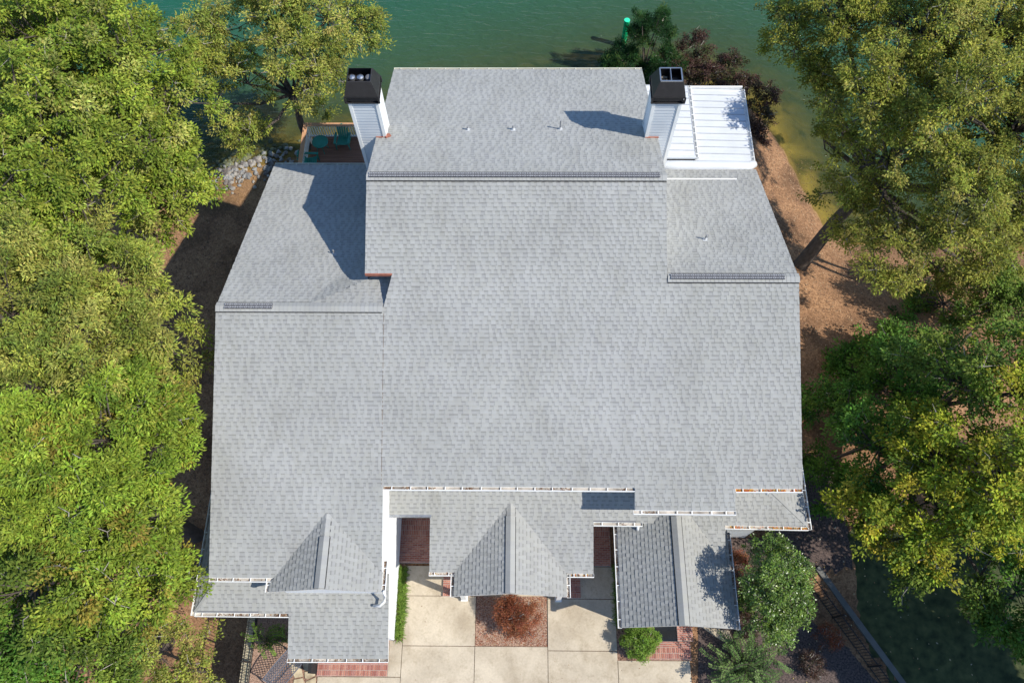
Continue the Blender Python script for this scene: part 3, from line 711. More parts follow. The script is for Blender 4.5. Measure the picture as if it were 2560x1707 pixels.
# white metal roofs behind the right wing ----------------------------------------------
def metal_roof(x0, x1, y0, y1, z0, z1, n):
    o = box('metal_roof', (x0, y0+.02, z1-.12), (x1-.02, y1-.02, min(z0, z1)-.02), m_metal, house)
    st = (y1-y0)/n
    for i in range(n):
        a, b_ = y0+i*st, y0+(i+1)*st; q = MB()
        q.hexa([(x0, a, z0-.012), (x1, a, z1-.012), (x1, b_, z1-.012), (x0, b_, z0-.012), (x0, a, z0), (x1, a, z1), (x1, b_, z1), (x0, b_, z0)])
        q.hexa([(x0, b_-.018, z0-.01), (x1, b_-.018, z1-.01), (x1, b_+.018, z1-.01), (x0, b_+.018, z0-.01), (x0, b_-.012, z0+.03), (x1, b_-.012, z1+.03), (x1, b_+.012, z1+.03), (x0, b_+.012, z0+.03)])
        q.bar((x0, a+st*.5, (z0)+.004), (x1, a+st*.5, (z1)+.004), .03, .012); pn = q.build('roof_panel', m_metal, o); pn.data.materials.append(m_rib)
        for f in pn.data.polygons:
            if 6 <= f.index < 12: f.material_index = 1
    return o
MR = metal_roof(7.12, 9.42, 19.96, 23.72, 5.84, 5.76, 11)
metal_roof(5.12, 7.10, 20.0, 23.72, 6.02, 5.97, 11)
gutter((9.43, 19.95, 5.78), (9.43, 23.72, 5.78), (1, 0), None, m_trim, .33)
gutter((7.11, 19.98, 6.0), (7.11, 23.72, 6.0), (1, 0), None, m_trim, .33, .11)
q = MB(); q.tube([(5.1, 19.75, 5.80), (6.4, 19.72, 5.80), (8.2, 19.72, 5.78), (9.3, 19.74, 5.72), (9.55, 19.9, 5.7)], [.20, .215, .215, .21, .16], 14); q.build('roof_edge_roll', m_metal, house, True)
box('roof_step', (5.4, 19.93, 5.95), (7.1, 20.05, 6.03), m_gray, house)
box('roof_trim', (5.12, 23.72, 5.72), (9.45, 23.8, 5.9), m_trim, house)
for x0, y0 in ((5.5, 23.5), (9.2, 23.5)): box('post', (x0, y0, -3), (x0+.15, y0+.15, 5.7), m_trim, house)

# porch floor in brick ------------------------------------------------------------------
def paved(label, x0, y0, x1, y1, z, soldier, lim=300):
    o = box('brick_paving', (x0, y0, -.2), (x1, y1, z), m_mortar); tag(o, label, 'paving', 'brick paving'); pave(o, x0, y0, x1, y1, z-.012, soldier, lim); return o
paved('brick porch floor left of the front gable', -4.75, 4.82, -3.0, 6.85, .16, [(6.3, 6.52), (6.05, 6.27)])
paved('brick porch floor right of the front gable', 2.4, 4.74, 3.62, 6.85, .16, [(6.3, 6.52), (6.05, 6.27)])
paved('brick step left of the red maple bed', -2.97, 3.56, -1.9, 4.8, .13, [(3.5, 3.77), (3.8, 4.02)])
paved('brick step right of the red maple bed', 1.5, 3.52, 2.4, 4.7, .13, [(3.5, 3.73), (3.76, 3.98)])
paved('sunlit brick landing below the lower left roof', -7.58, .68, -4.93, 1.95, .07, [(.9, 1.12), (.66, .88)])
paved('brick walk beside the round green bush', 4.66, 1.32, 6.5, 1.98, .07, [(1.3, 1.52), (1.53, 1.75)])
paved('brick ledge right of the dark doormat', 6.03, 1.99, 6.62, 2.6, .09, [])
paved('brick ledge left of the dark doormat', 4.72, 1.99, 5.12, 2.6, .09, [])
o = box('doormat', (5.14, 1.99, 0), (6.02, 2.6, .05), m_glass); tag(o, 'black square mat before the right front gable', 'mat')
o = sheet('concrete_pad', px_poly([(1752, 1566), (1822, 1576), (1832, 1598), (1815, 1606), (1790, 1592)]), .05, m_conc, .1, kind='structure')

# ------------------------------------------------------------------ deck behind the left wing
DZ = -.2
deck = thing('deck', 'brown timber deck with white railing beside the left chimney', 'deck')
y = 20.3
while y < 26.0:
    box('deck_board', (-10.62, y, DZ-.03), (-5.2, y+.135, DZ+random.uniform(-.003, .003)), m_deck, deck); y += .142
box('deck_joists', (-10.55, 20.3, DZ-.25), (-5.2, 25.9, DZ-.035), m_bark, deck)
rl = box('handrail', (-10.86, 25.90, DZ+.93), (-5.2, 26.10, DZ+.97), m_rail, deck); box('handrail', (-10.86, 20.4, DZ+.93), (-10.66, 25.90, DZ+.97), m_rail, deck)
for zz in (.06, .84):
    box('rail', (-10.74, 25.96, DZ+zz), (-5.2, 26.02, DZ+zz+.07), m_trim, deck); box('rail', (-10.78, 20.4, DZ+zz), (-10.72, 25.96, DZ+zz+.07), m_trim, deck)
bal = None
q = MB(); q.box((-.022, -.022, 0), (.022, .022, .75)); bal_me = q.mesh('baluster', m_trim)
for i in range(int((10.62-5.3)/.125)): link('baluster', bal_me, deck, (-10.62+i*.125, 25.99, DZ+.11))
for i in range(int((25.85-20.5)/.125)): link('baluster', bal_me, deck, (-10.75, 20.55+i*.125, DZ+.11))
for x, y in ((-10.75, 25.99), (-8.0, 25.99), (-10.75, 22.5)): box('post', (x-.05, y-.05, -3), (x+.05, y+.05, DZ+.93), m_trim, deck)

def table(x, y):
    t = thing('table', 'round green table in the sunlit corner of the deck', 'table', None, (x, y, DZ))
    q = MB(); q.tube([(0, 0, .62), (0, 0, .655)], .40, 28); q.build('table_top', m_green, t)
    q = MB(); q.tube([(0, 0, .655), (0, 0, .665), ], [.4, .385], 28, False); q.build('table_rim', m_green, t)
    for k in range(4):
        a = k*math.pi/2+.4; q = MB(); q.tube([(.1*math.cos(a), .1*math.sin(a), .62), (.3*math.cos(a), .3*math.sin(a), .0)], .02, 6); q.build('leg', m_green, t)
_t = at(800, 354, DZ+.65); table(_t[0], _t[1])
def deck_chair(x, y, rz, label):
    t = thing('deck_chair', label, 'chair', 'green deck chairs', (x, y, DZ)); t.rotation_euler = (0, 0, rz)
    for i in range(5):
        q = MB(); q.bar((-.27, -.22+i*.11, .36-.02*i), (.27, -.22+i*.11, .36-.02*i), .095, .02); q.build('seat_slat', m_green, t)
    for i in range(5):
        xx = -.22+i*.11; h = 1.0-.25*(xx/.3)**2; q = MB(); q.bar((xx*.9, .26, .28), (xx*1.1, .56, h), .095, .02, (0, -1, .4)); q.build('back_slat', m_green, t)
    for s in (-1, 1):
        q = MB(); q.bar((s*.34, -.34, .55), (s*.34, .36, .55), .12, .022); q.build('arm', m_green, t)
        q = MB(); q.bar((s*.33, -.27, 0), (s*.33, -.27, .54), .08, .03, (1, 0, 0)); q.build('leg', m_green, t)
        q = MB(); q.bar((s*.3, -.3, .34), (s*.3, .5, .03), .03, .1); q.build('leg', m_green, t)
_c = at(857, 352, DZ+.36); deck_chair(_c[0], _c[1], math.pi*.0, 'green slatted chair facing the house beside the deck railing')
_c = at(778, 402, DZ+.4); deck_chair(_c[0], _c[1], math.pi*.5, 'green slatted chair half hidden by the left wing eave')

# ------------------------------------------------------------------ lake marker
b = at(1566, 62, -.9); mk = thing('channel_marker', 'bright green cylindrical marker post standing in the lake', 'marker post', None, (b[0], b[1], -4.5))
q = MB(); q.tube([(0, 0, 0), (0, 0, 3.9)], .155, 24); q.build('post', m_marker, mk)
q = MB(); q.tube([(0, 0, 3.9), (0, 0, 3.93)], [.165, .16], 24); q.build('post_cap', mat('marker_cap', (.04, .75, .40), .04, 3, .4), mk)

# ------------------------------------------------------------------ fences, wall, bench, patio
def fence(label, p, q_, h, zf, posts, step=.115, lean=None):
    p = np.array(p, float); q_ = np.array(q_, float); L_ = np.linalg.norm(q_-p); d = (q_-p)/L_; t = thing('fence', label, 'fence', None, (p[0], p[1], 0))
    P = lambda s, z: (d[0]*s, d[1]*s, z)
    for zz in (.12, h-.14):
        q = MB(); q.bar(P(0, zf+zz), P(L_, zf+zz), .03, .03); q.build('rail', m_iron, t)
    q = MB(); q.box((-.009, -.009, 0), (.009, .009, h)); me = q.mesh('picket', m_iron)
    for i in range(int(L_/step)): link('picket', me, t, P(i*step+.05, zf+.03))
    q = MB(); q.box((-.03, -.03, 0), (.03, .03, h+.08)); q.tube([(0, 0, h+.08), (0, 0, h+.14)], [.045, .02], 8); me = q.mesh('post', m_iron)
    for s in np.arange(0, L_+.01, L_/posts): link('post', me, t, P(s, zf))
fence('black iron fence on the tan capped wall at the lower left', (-10.12, 3.0), (-10.12, -2.6), 1.0, .06, 3)
fence('black iron fence along the shaded lawn at the lower right', (11.0, 4.6), (15.2, -2.3), 1.1, 0, 4)
w_ = thing('retaining_wall', 'low retaining wall with tan stone cap under the left fence', 'wall')
box('wall_body', (-10.42, -3, -3.6), (-10.14, 3.0, -.02), m_curb, w_)
for i in range(13): box('cap_stone', (-10.46, -3+i*.46, -.02), (-10.16, -3+i*.46+.45, .05), m_capst, w_)
w_ = thing('retaining_wall', 'long grey concrete kerb wall along the lower right lawn', 'wall')
q = MB(); q.bar((11.75, 4.75, -.15), (16.05, -2.35, -.15), .22, .5); q.build('wall_body', m_curb, w_)

def bench():
    c = at(726, 1680, .0); t = thing('garden_bench', 'dark metal lattice bench on the stone patio', 'bench', None, (c[0], c[1], .04)); t.rotation_euler = (0, 0, math.radians(52))
    L_, D, hs = 1.35, .46, .44          # length along local x; the back is on local +y
    def lattice(name, f, nu, nv):
        q = MB()
        for i in range(-nv, nu+1):
            for s in (0, 1):
                a, b = (i, i+nv) if s == 0 else (i+nv, i); pts = []
                t0 = max(0, -i); t1 = min(nv, nu-i)
                if t1 <= t0: continue
                A = (i+t0, t0 if s == 0 else nv-t0); B = (i+t1, t1 if s == 0 else nv-t1)
                n = 4
                for k in range(n):
                    u0 = A[0]+(B[0]-A[0])*k/n; u1 = A[0]+(B[0]-A[0])*(k+1)/n; v0 = A[1]+(B[1]-A[1])*k/n; v1 = A[1]+(B[1]-A[1])*(k+1)/n
                    q.bar(f(u0/nu, v0/nv), f(u1/nu, v1/nv), .020, .006)
        return q.build(name, m_bench, t)
    lattice('seat_lattice', lambda u, v: (-L_/2+L_*u, -D/2+D*v, hs), 12, 4)
    lattice('back_lattice', lambda u, v: (-L_/2+L_*u, D/2+.02+.16*v, hs+.05+v*(.36+.14*math.sin(math.pi*u))), 12, 4)
    for pts, nm in (([(-L_/2+L_*u, D/2+.19, hs+.05+.36+.14*math.sin(math.pi*u)) for u in np.linspace(0, 1, 13)], 'back_rail'), ([(-L_/2, -D/2, hs), (L_/2, -D/2, hs)], 'seat_rail'), ([(-L_/2, D/2, hs), (L_/2, D/2, hs)], 'seat_rail')):
        q = MB(); q.tube(pts, .02, 6); q.build(nm, m_bench, t)
    for sx in (-1, 1):
        q = MB(); q.tube([(sx*L_/2, -D/2, 0), (sx*L_/2, -D/2, hs+.2), (sx*L_/2, -D/2+.06, hs+.23), (sx*L_/2, D/2+.06, hs+.2)], .02, 6); q.build('arm', m_bench, t)
        q = MB(); q.tube([(sx*L_/2, D/2+.04, 0), (sx*L_/2, D/2, hs), (sx*L_/2, D/2+.19, hs+.42)], .02, 6); q.build('leg', m_bench, t)
bench()
pat = sheet('patio', px_poly([(715, 1655), (792, 1655), (792, 1790), (660, 1790)]), .012, m_mulch)
stones = [[(722, 1657), (752, 1657), (758, 1690), (738, 1694)], [(756, 1656), (789, 1656), (789, 1672), (762, 1676)], [(762, 1679), (789, 1675), (788, 1688), (770, 1697), (763, 1694)], [(736, 1698), (757, 1694), (762, 1705), (752, 1730), (730, 1728)],
          [(766, 1702), (790, 1692), (790, 1730), (758, 1732)], [(720, 1734), (752, 1734), (750, 1770), (712, 1768)], [(756, 1736), (790, 1734), (790, 1775), (755, 1772)]]
for s in stones: sheet('flagstone', px_poly(s), .045, m_flag, .04, pat, None)
o = box('porch_post', (-7.72, .75, 0), (-7.60, 1.1, .9), m_black); tag(o, 'dark post beside the sunlit brick landing', 'post')

# stones on the left shore
rip = bpy.data.objects.new('riprap', None); COL.objects.link(rip); tag(rip, kind='structure')
rock_me = []
for k in range(6):
    bm = bmesh.new(); bmesh.ops.create_icosphere(bm, subdivisions=1, radius=1)
    rr = random.Random(k)
    for v in bm.verts: v.co *= rr.uniform(.7, 1.15); v.co.z *= .6
    me = bpy.data.meshes.new('stone'); bm.to_mesh(me); bm.free()
    me.materials.append(mat('stone%d' % (k % 3), [(.24, .235, .225), (.32, .29, .25), (.17, .145, .125)][k % 3], .3, 4, .9, .4, 20)); rock_me.append(me)
for i in range(300):
    px, py = random.triangular(500, 760, 590), 0; t = (px-505)/285
    py = 450-80*t+random.gauss(0, 24); p = at(px, py, -2.2); z = tz(p[0], p[1]); p = at(px, py, z); s = random.uniform(.07, .2)
    o = link('stone', rock_me[i % 6], rip, (p[0], p[1], tz(p[0], p[1])+s*.25), random.random()*6.28); o.scale = (s, s*random.uniform(.6, 1), s)

# ------------------------------------------------------------------ foliage
def unit(v): return v/(np.linalg.norm(v, axis=-1, keepdims=True)+1e-9)
def leaves(centers, outward, n, spread, ln, wd, cols, rng, up=.8, droop=.25, flat=.6):
    """n leaves round each centre; returns quads and colours"""
    m = len(centers); c = np.repeat(centers, n, 0); o = np.repeat(outward, n, 0); col = np.repeat(cols, n, 0)
    r = unit(rng.normal(size=(m*n, 3)))*(rng.random((m*n, 1))**.5); r[:, 2] *= flat
    p = c+r*np.repeat(spread, n)[:, None]
    ax = unit(r+.5*o+rng.normal(size=(m*n, 3))*.35-np.array([0, 0, droop])); nr = unit(rng.normal(size=(m*n, 3))*.5+np.array([0, 0, up*.7])+.3*o+SD*.45)
    sd = unit(np.cross(ax, nr)); L_ = ln*rng.uniform(.7, 1.25, (m*n, 1)); W_ = wd*rng.uniform(.7, 1.25, (m*n, 1))
    V = np.stack([p-ax*L_*.5, p+sd*W_*.5-ax*L_*.05, p+ax*L_*.5, p-sd*W_*.5-ax*L_*.05], 1)
    col = col*rng.uniform(.62, 1.5, (m*n, 1))*(1+rng.normal(size=(m*n, 3))*.06)
    return V, np.clip(col, .004, .8)
PAL = {
 'oak': [((.225, .295, .034), 5), ((.315, .355, .050), 3), ((.160, .230, .030), 3), ((.43, .40, .12), 1)],
 'willow': [((.285, .315, .050), 5), ((.37, .36, .085), 3), ((.19, .24, .042), 3), ((.36, .30, .09), .7)],
 'red_oak': [((.215, .30, .032), 6), ((.30, .365, .046), 4), ((.13, .20, .025), 2), ((.36, .20, .05), .5)],
 'olive': [((.25, .265, .040), 5), ((.34, .33, .055), 3), ((.165, .195, .032), 3), ((.40, .36, .10), 1)],
 'dark': [((.090, .200, .026), 6), ((.14, .25, .034), 4), ((.055, .13, .024), 3), ((.18, .26, .035), .7)],
 'yellow': [((.29, .33, .028), 5), ((.42, .38, .035), 3), ((.16, .25, .03), 4), ((.50, .38, .05), .7)],
 'mid': [((.14, .21, .032), 5), ((.20, .26, .038), 3), ((.09, .155, .026), 3)],
 'juniper': [((.030, .090, .028), 6), ((.055, .13, .032), 3), ((.14, .20, .05), 1)],
 'brown': [((.085, .042, .034), 5), ((.055, .034, .026), 4), ((.12, .06, .036), 2), ((.06, .075, .024), 2)],
 'maple': [((.25, .075, .038), 5), ((.33, .12, .055), 4), ((.18, .06, .03), 3), ((.32, .18, .07), 1)],
 'holly': [((.125, .205, .032), 5), ((.18, .265, .045), 3), ((.075, .14, .028), 3)],
 'bright': [((.15, .25, .035), 5), ((.21, .31, .05), 3), ((.10, .18, .025), 2)],
 'crape': [((.13, .22, .06), 5), ((.20, .29, .09), 3), ((.085, .15, .045), 3)],
}
def pick(name, n, rng):
    cs = np.array([c for c, w in PAL[name]]); w = np.array([w for c, w in PAL[name]], float)
    return cs[rng.choice(len(cs), n, p=w/w.sum())]
def tree(name, label, cat, lobes, base=None, pal='oak', clump=.85, dens=1.0, n_leaf=42, ln=.15, wd=.075, spray=.34, trunk_r=.22, seed=1, group=None, m=m_leaf, bark=m_bark, twig=m_palebark, lift=0., rad=None, droop=.25, bare=.05, flat=.6, up=.8, kind=None):
    """lobes: (x, y, z, radius[, palette]); clumps sit on the lobes, sprays on the clumps, leaves on the sprays"""
    rng = np.random.default_rng(seed); Ls = [np.array(l[:3], float) for l in lobes]; R_ = [l[3] for l in lobes]
    cen = np.average(np.array(Ls), 0, weights=np.array(R_)**2)
    if base is None: base = (cen[0], cen[1])
    gz = tz(*base)-.15; t = thing(name, label, cat, group, (base[0], base[1], gz)); off = np.array([base[0], base[1], gz])
    topz = max(l[2]+r*.3 for l, r in zip(Ls, R_)); br = MB(); tw = MB(); Vs = []; Cs = []
    hub = np.array([cen[0]*.6+base[0]*.4, cen[1]*.6+base[1]*.4, gz+(cen[2]-gz)*.62])
    crot = np.array([base[0], base[1], gz]); mid = (crot+hub)/2+rng.normal(size=3)*np.array([.12, .12, 0])*trunk_r*4
    tr = MB(); tr.tube([crot-off-np.array([0, 0, .3]), crot+np.array([0, 0, .25])-off, mid-off, hub-off], [trunk_r*1.5, trunk_r*1.1, trunk_r*.9, trunk_r*.7], 10); tr.build('trunk', bark, t, True)
    for li, (c, r) in enumerate(zip(Ls, R_)):
        pl = lobes[li][4] if len(lobes[li]) > 4 else pal
        k1 = hub+(c-hub)*.5+rng.normal(size=3)*.15*r; br.tube([hub-off, k1-off, c-off], [trunk_r*.5, trunk_r*.33, trunk_r*.16], 7, False)
        nc = max(5, int(dens*9.5*(r/clump)**2*.8)); r = r*.95 if r > 1.5 else r
        dirs = unit(rng.normal(size=(nc*2, 3))+np.array([0, 0, .35])); dirs = dirs[dirs[:, 2] > -.45][:nc]
        fac = 1-np.abs(rng.normal(size=len(dirs)))*.27; fac += .12*np.sin(dirs[:, 0]*5+li)*np.cos(dirs[:, 1]*6+li*2)
        cc = c+dirs*(r*fac)[:, None]
        keep = np.ones(len(cc), bool)
        for c2, r2 in zip(Ls, R_):
            if c2 is c: continue
            keep &= np.linalg.norm(cc-c2, axis=1) > r2*.62
        ph = np.sin(cc[:, 0]*1.9+seed)*np.sin(cc[:, 1]*1.7+2*seed)+.6*np.sin(cc[:, 2]*2.3+cc[:, 0]*.9)
        if r > 1.0: keep &= ph > -.42
        cc = cc[keep]; dd = dirs[keep]; nf_ = np.ones(len(cc))
        if r > 1.2:
            ni = max(3, int(nc*.22)); di = unit(rng.normal(size=(ni, 3))+np.array([0, 0, .25])); cc = np.concatenate([cc, c+di*r*rng.uniform(.3, .6, (ni, 1))]); dd = np.concatenate([dd, di]); nf_ = np.concatenate([nf_, np.full(ni, .6)])
        if not len(cc): continue
        tone = rng.uniform(.68, 1.28, (len(cc), 1)); ccol = pick(pl, len(cc), rng)
        for ci in range(len(cc)):
            e = cc[ci]; k = c+(e-c)*.55+rng.normal(size=3)*.1*r; br.tube([c-off, k-off, e-off], [trunk_r*.15, trunk_r*.1, trunk_r*.05], 5, False)
            if rng.random() < bare:
                g_ = e+unit(rng.normal(size=3)+dd[ci])*clump*.9; tw.tube([e-off, (e+g_)/2+rng.normal(size=3)*.1-off, g_-off], [.022, .016, .007], 4, False)
            ns = max(4, int(7*(clump/.85)**2/(spray/.34)**1.3)); sdirs = unit(rng.normal(size=(ns, 3))+.55*dd[ci]); sp = e+sdirs*(clump*rng.uniform(.2, .82, (ns, 1)))*np.array([1, 1, .65])
            for s_ in range(0, ns, 2): tw.tube([e-off, sp[s_]-off], [.014, .006], 3, False)
            scol = (pick(pl, ns, rng)*.5+ccol[ci]*.5)*tone[ci]
            V, C_ = leaves(sp-off, sdirs, max(8, int(n_leaf*nf_[ci])), spray*rng.uniform(.7, 1.25, ns), ln, wd, scol, rng, droop=droop, flat=flat, up=up); Vs.append(V); Cs.append(C_)
    tag(br.build('limbs', bark, t), kind='stuff'); tag(tw.build('twigs', twig, t), kind='stuff')
    quads_obj('crown', np.concatenate(Vs), np.concatenate(Cs), m, t)
    return t
def PL(*rows): return [(*at(r[0], r[1], r[2]), r[3], *r[4:]) for r in rows]

GL, GR = 'trees left of the house', 'trees right of the house'
tree('oak_tree', 'broad bright green oak filling the upper left corner', 'tree',
     PL((120, 120, 7.5, 3.0), (290, 190, 7.5, 2.9), (110, 330, 8.2, 3.0), (320, 370, 7.2, 2.6), (425, 480, 5.5, 1.8), (200, 490, 7.6, 2.6), (50, 500, 7.8, 2.4), (370, 570, 4.6, 1.4), (20, 20, 5.5, 2.6), (410, 270, 6.5, 2.0), (220, 60, 6, 2.2), (470, 400, 5, 1.2)),
     base=tuple(at(300, 470, -1.8)[:2]), pal='oak', ln=.155, wd=.07, spray=.36, n_leaf=48, seed=3, group=GL, trunk_r=.3)
tree('waterside_tree', 'yellow green tree leaning over the lake left of the chimney', 'tree',
     PL((560, 80, 5.5, 1.5), (500, 150, 5, 1.5), (690, 50, 6.5, 1.9), (820, 50, 6.5, 1.9), (910, 80, 5.5, 1.2), (760, 170, 6, 1.7), (850, 190, 4.0, 1.2), (800, 245, 1.6, .8), (620, 210, 4.2, 1.3), (560, 260, 4, 1.2), (640, 340, 2.4, 1.0)),
     base=(-11.4, 27.2), pal='willow', ln=.14, wd=.055, spray=.33, n_leaf=40, seed=5, group=GL, trunk_r=.2, bare=.15)
tree('willow_oak_tree', 'tall yellowish fine leaved tree at the left edge', 'tree',
     PL((90, 660, 7.5, 2.5), (240, 740, 7.8, 2.3), (50, 830, 7.8, 2.4), (240, 890, 7.6, 2.4), (385, 860, 6.6, 1.9), (425, 960, 6, 1.5), (110, 980, 7.8, 2.2)),
     pal='willow', ln=.15, wd=.048, spray=.34, n_leaf=60, bare=.02, twig=m_bark, seed=8, group=GL, trunk_r=.25)
tree('red_oak_tree', 'lush green oak with reddish tips beside the left wing', 'tree',
     PL((110, 1120, 7.8, 2.4), (290, 1100, 7.6, 2.3), (385, 1120, 6.3, 1.5), (70, 1290, 7.4, 2.3), (240, 1270, 7.6, 2.2), (350, 1290, 6.4, 1.6), (410, 1400, 4.6, .8), (190, 1190, 8, 2)),
     pal='red_oak', ln=.15, wd=.052, spray=.36, n_leaf=66, dens=1.1, seed=12, group=GL, trunk_r=.28)
tree('oak_tree', 'green oak in the lower left corner', 'tree',
     PL((90, 1470, 6.8, 2.2, 'mid'), (270, 1440, 7, 2.0, 'red_oak'), (390, 1480, 4.8, 1.3, 'red_oak'), (50, 1630, 5.8, 2.0, 'dark'), (220, 1610, 5.5, 1.8, 'mid'), (60, 1760, 5.5, 2.0, 'dark')),
     pal='mid', ln=.14, wd=.06, spray=.34, n_leaf=46, seed=15, group=GL, trunk_r=.24)
tree('olive_shrub', 'olive yellow tall shrub by the left iron fence', 'shrub',
     PL((400, 1640, 2.8, 1.2), (470, 1580, 1.6, .55), (500, 1600, 1.2, .45), (350, 1720, 2.6, 1.2), (470, 1690, 1.8, .8)),
     pal='willow', ln=.10, wd=.055, spray=.26, clump=.55, n_leaf=30, seed=17, trunk_r=.07)
tree('maple_tree', 'huge olive green tree over the lake in the upper right corner', 'tree',
     PL((1985, 100, 6.5, 1.6), (2110, 70, 7.5, 2.4), (2300, 80, 8.5, 2.7), (2480, 90, 7.5, 2.7), (2050, 220, 6.0, 1.3), (2200, 250, 8, 2.4), (2380, 270, 8.6, 2.7), (2530, 330, 7.6, 2.5), (2220, 400, 7, 2.1), (2390, 470, 7.6, 2.3), (2150, 560, 4.6, 1.2), (2190, 680, 5.4, 1.0), (2370, 690, .2, 1.0), (2460, 690, 2.0, 1.3), (2240, 600, 6.0, 1.5), (2350, 600, 6.2, 1.5), (2470, 620, 6.0, 1.2), (2550, 500, 6.5, 1.7), (2060, 350, 5.0, .75), (2120, 480, 5.2, 1.0)),
     base=tuple(at(2000, 665, -1.2)[:2]), pal='olive', ln=.13, wd=.06, spray=.33, n_leaf=44, seed=21, group=GR, trunk_r=.33)
tree('sweetgum_tree', 'dark green tree with yellow patches right of the house', 'tree',
     PL((2225, 800, -1.3, .8, 'dark'), (2360, 760, -.6, 1.3, 'mid'), (2480, 780, 1.6, 1.9, 'mid'), (2190, 880, -.3, .9, 'dark'), (2130, 930, .2, 1.0, 'dark'), (2280, 900, 1.5, 1.5, 'dark'), (2260, 980, 2.6, 1.9, 'dark'), (2070, 1010, .6, .9, 'dark'), (2075, 1150, 1.2, 1.1, 'dark'), (2110, 1240, 1.6, 1.0, 'dark'), (2420, 960, 5.8, 2.4, 'mid'), (2540, 980, 6.6, 2.2, 'yellow'), (2110, 1050, 2.4, 1.2, 'dark'), (2200, 1120, 3.8, 1.8, 'dark'), (2360, 1160, 5.2, 2.2, 'yellow'), (2500, 1180, 6.2, 2.0, 'yellow'), (2180, 1280, 3.6, 1.4, 'yellow'), (2280, 1340, 3.8, 1.3, 'yellow'), (2250, 1420, 3, .9, 'mid'), (2420, 1330, 4.6, 1.6, 'yellow'), (2330, 1250, 4.2, 1.5, 'mid'), (2450, 1440, 3.4, 1.1, 'mid')),
     pal='dark', ln=.13, wd=.08, spray=.36, n_leaf=48, seed=25, group=GR, trunk_r=.3, dens=1.05)
tree('evergreen_tree', 'dark leafy tree at the lower right edge', 'tree', PL((2540, 1480, 3.5, 1.5), (2560, 1600, 3, 1.2)), pal='dark', ln=.15, wd=.08, n_leaf=30, seed=29, group=GR, trunk_r=.15)
# neighbours outside the picture whose shade lies on the lawn
for i, (x, y, z, r, lb) in enumerate(((20.6, -1.0, 7.0, 2.8, 'spreading shade tree east of the lawn'), (23.5, -7.5, 8.0, 3.4, 'spreading shade tree south east of the lawn'), (27.0, 4.5, 8.5, 3.2, 'tall shade tree far east of the lawn'), (24.5, -4.2, 8.5, 3.3, 'dense shade tree between its neighbours south east of the lawn'))):
    rr = random.Random(i); tree('shade_tree', lb, 'tree', [(x+rr.uniform(-2.2, 2.2), y+rr.uniform(-2.2, 2.2), z+rr.uniform(-1.5, 1.2), r*rr.uniform(.55, .75)) for _ in range(6)], pal='mid', ln=.28, wd=.16, n_leaf=22, seed=40+i, group='shade trees beyond the lawn', trunk_r=.25, dens=.7)
# waterside shrubs
tree('juniper_tree', 'dark green juniper with light tips behind the back eave', 'tree', PL((1560, 150, -.9, .85), (1600, 95, .3, .75), (1645, 85, .6, .75), (1605, 45, 1.8, .4), (1652, 38, 2.0, .4), (1580, 190, -1.2, 1.0), (1660, 160, -.6, .9), (1530, 170, -1.3, .7)),
     base=(7.2, 31.0), pal='juniper', ln=.15, wd=.028, spray=.22, clump=.42, n_leaf=60, seed=31, trunk_r=.1, bare=0, up=.2, droop=-.6, flat=1.3)
for i, (row, lb) in enumerate(((((1740, 120, -.6, .9), (1700, 190, -1, 1.0), (1760, 200, -1, .9)), 'dark red brown shrub next to the juniper'), (((1830, 175, -1, .9), (1800, 240, -1.2, .9), (1860, 230, -1.3, .9)), 'dark red brown shrub between juniper and upper right tree'), (((1900, 300, -1.6, .7), (1890, 350, -1.8, .55), (1915, 250, -1.6, .7)), 'brown shrub at the right edge of the white metal roof'))):
    tree('redbud_shrub', lb, 'shrub', PL(*row), pal='brown', ln=.10, wd=.06, spray=.26, clump=.5, n_leaf=34, seed=50+i, group='brown shrubs on the shore', trunk_r=.06, bare=.2)
# garden plants
tree('holly_bush', 'large glossy green holly right of the front gable', 'bush', PL((1922, 1385, 3.4, .6), (1965, 1430, 4.2, .72), (1928, 1460, 4.6, .75), (1970, 1515, 3.8, .75), (1925, 1540, 3.4, .7), (1940, 1585, 2.6, .55), (1892, 1480, 3.4, .5), (1940, 1470, 2.2, 1.0)),
     pal='holly', ln=.085, wd=.045, spray=.2, clump=.42, n_leaf=36, seed=60, trunk_r=.07, m=m_gloss, bare=0, dens=1.3)
tree('round_bush', 'small round bright green bush at the right gable corner', 'bush', PL((1590, 1600, .55, .45), (1612, 1598, .6, .45), (1598, 1618, .5, .42)), pal='bright', ln=.06, wd=.03, spray=.15, clump=.22, n_leaf=34, seed=61, trunk_r=.03, bare=0, dens=1.2)
tree('japanese_maple', 'low red japanese maple in the square bed', 'tree', PL((1265, 1528, .95, .42), (1295, 1535, 1.05, .48), (1278, 1560, .9, .42), (1312, 1565, .75, .36), (1318, 1535, .8, .36), (1268, 1508, .8, .32)),
     pal='maple', ln=.06, wd=.022, spray=.19, clump=.27, n_leaf=44, seed=62, trunk_r=.05, bare=.1, dens=1.1)
for i, (px, py, r, pl_, lb) in enumerate(((1845, 1400, .4, 'maple', 'small rust coloured shrub above the holly'), (1852, 1450, .38, 'brown', 'small brown shrub left of the holly'), (1865, 1560, .4, 'brown', 'dark purple shrub at the right gable corner'), (1862, 1500, .42, 'holly', 'small green shrub left of the holly'), (2070, 1590, .42, 'maple', 'reddish tuft shrub beside the right fence'), (2030, 1660, .42, 'brown', 'dull brown tuft shrub near the lower right fence'))):
    tree('garden_shrub', lb, 'shrub', PL((px, py, .35, r), (px+10, py+12, .3, r*.7)), pal=pl_, ln=.06, wd=.025, spray=.16, clump=.22, n_leaf=22, seed=70+i, group='small shrubs round the holly', trunk_r=.02, bare=.1, dens=.8)

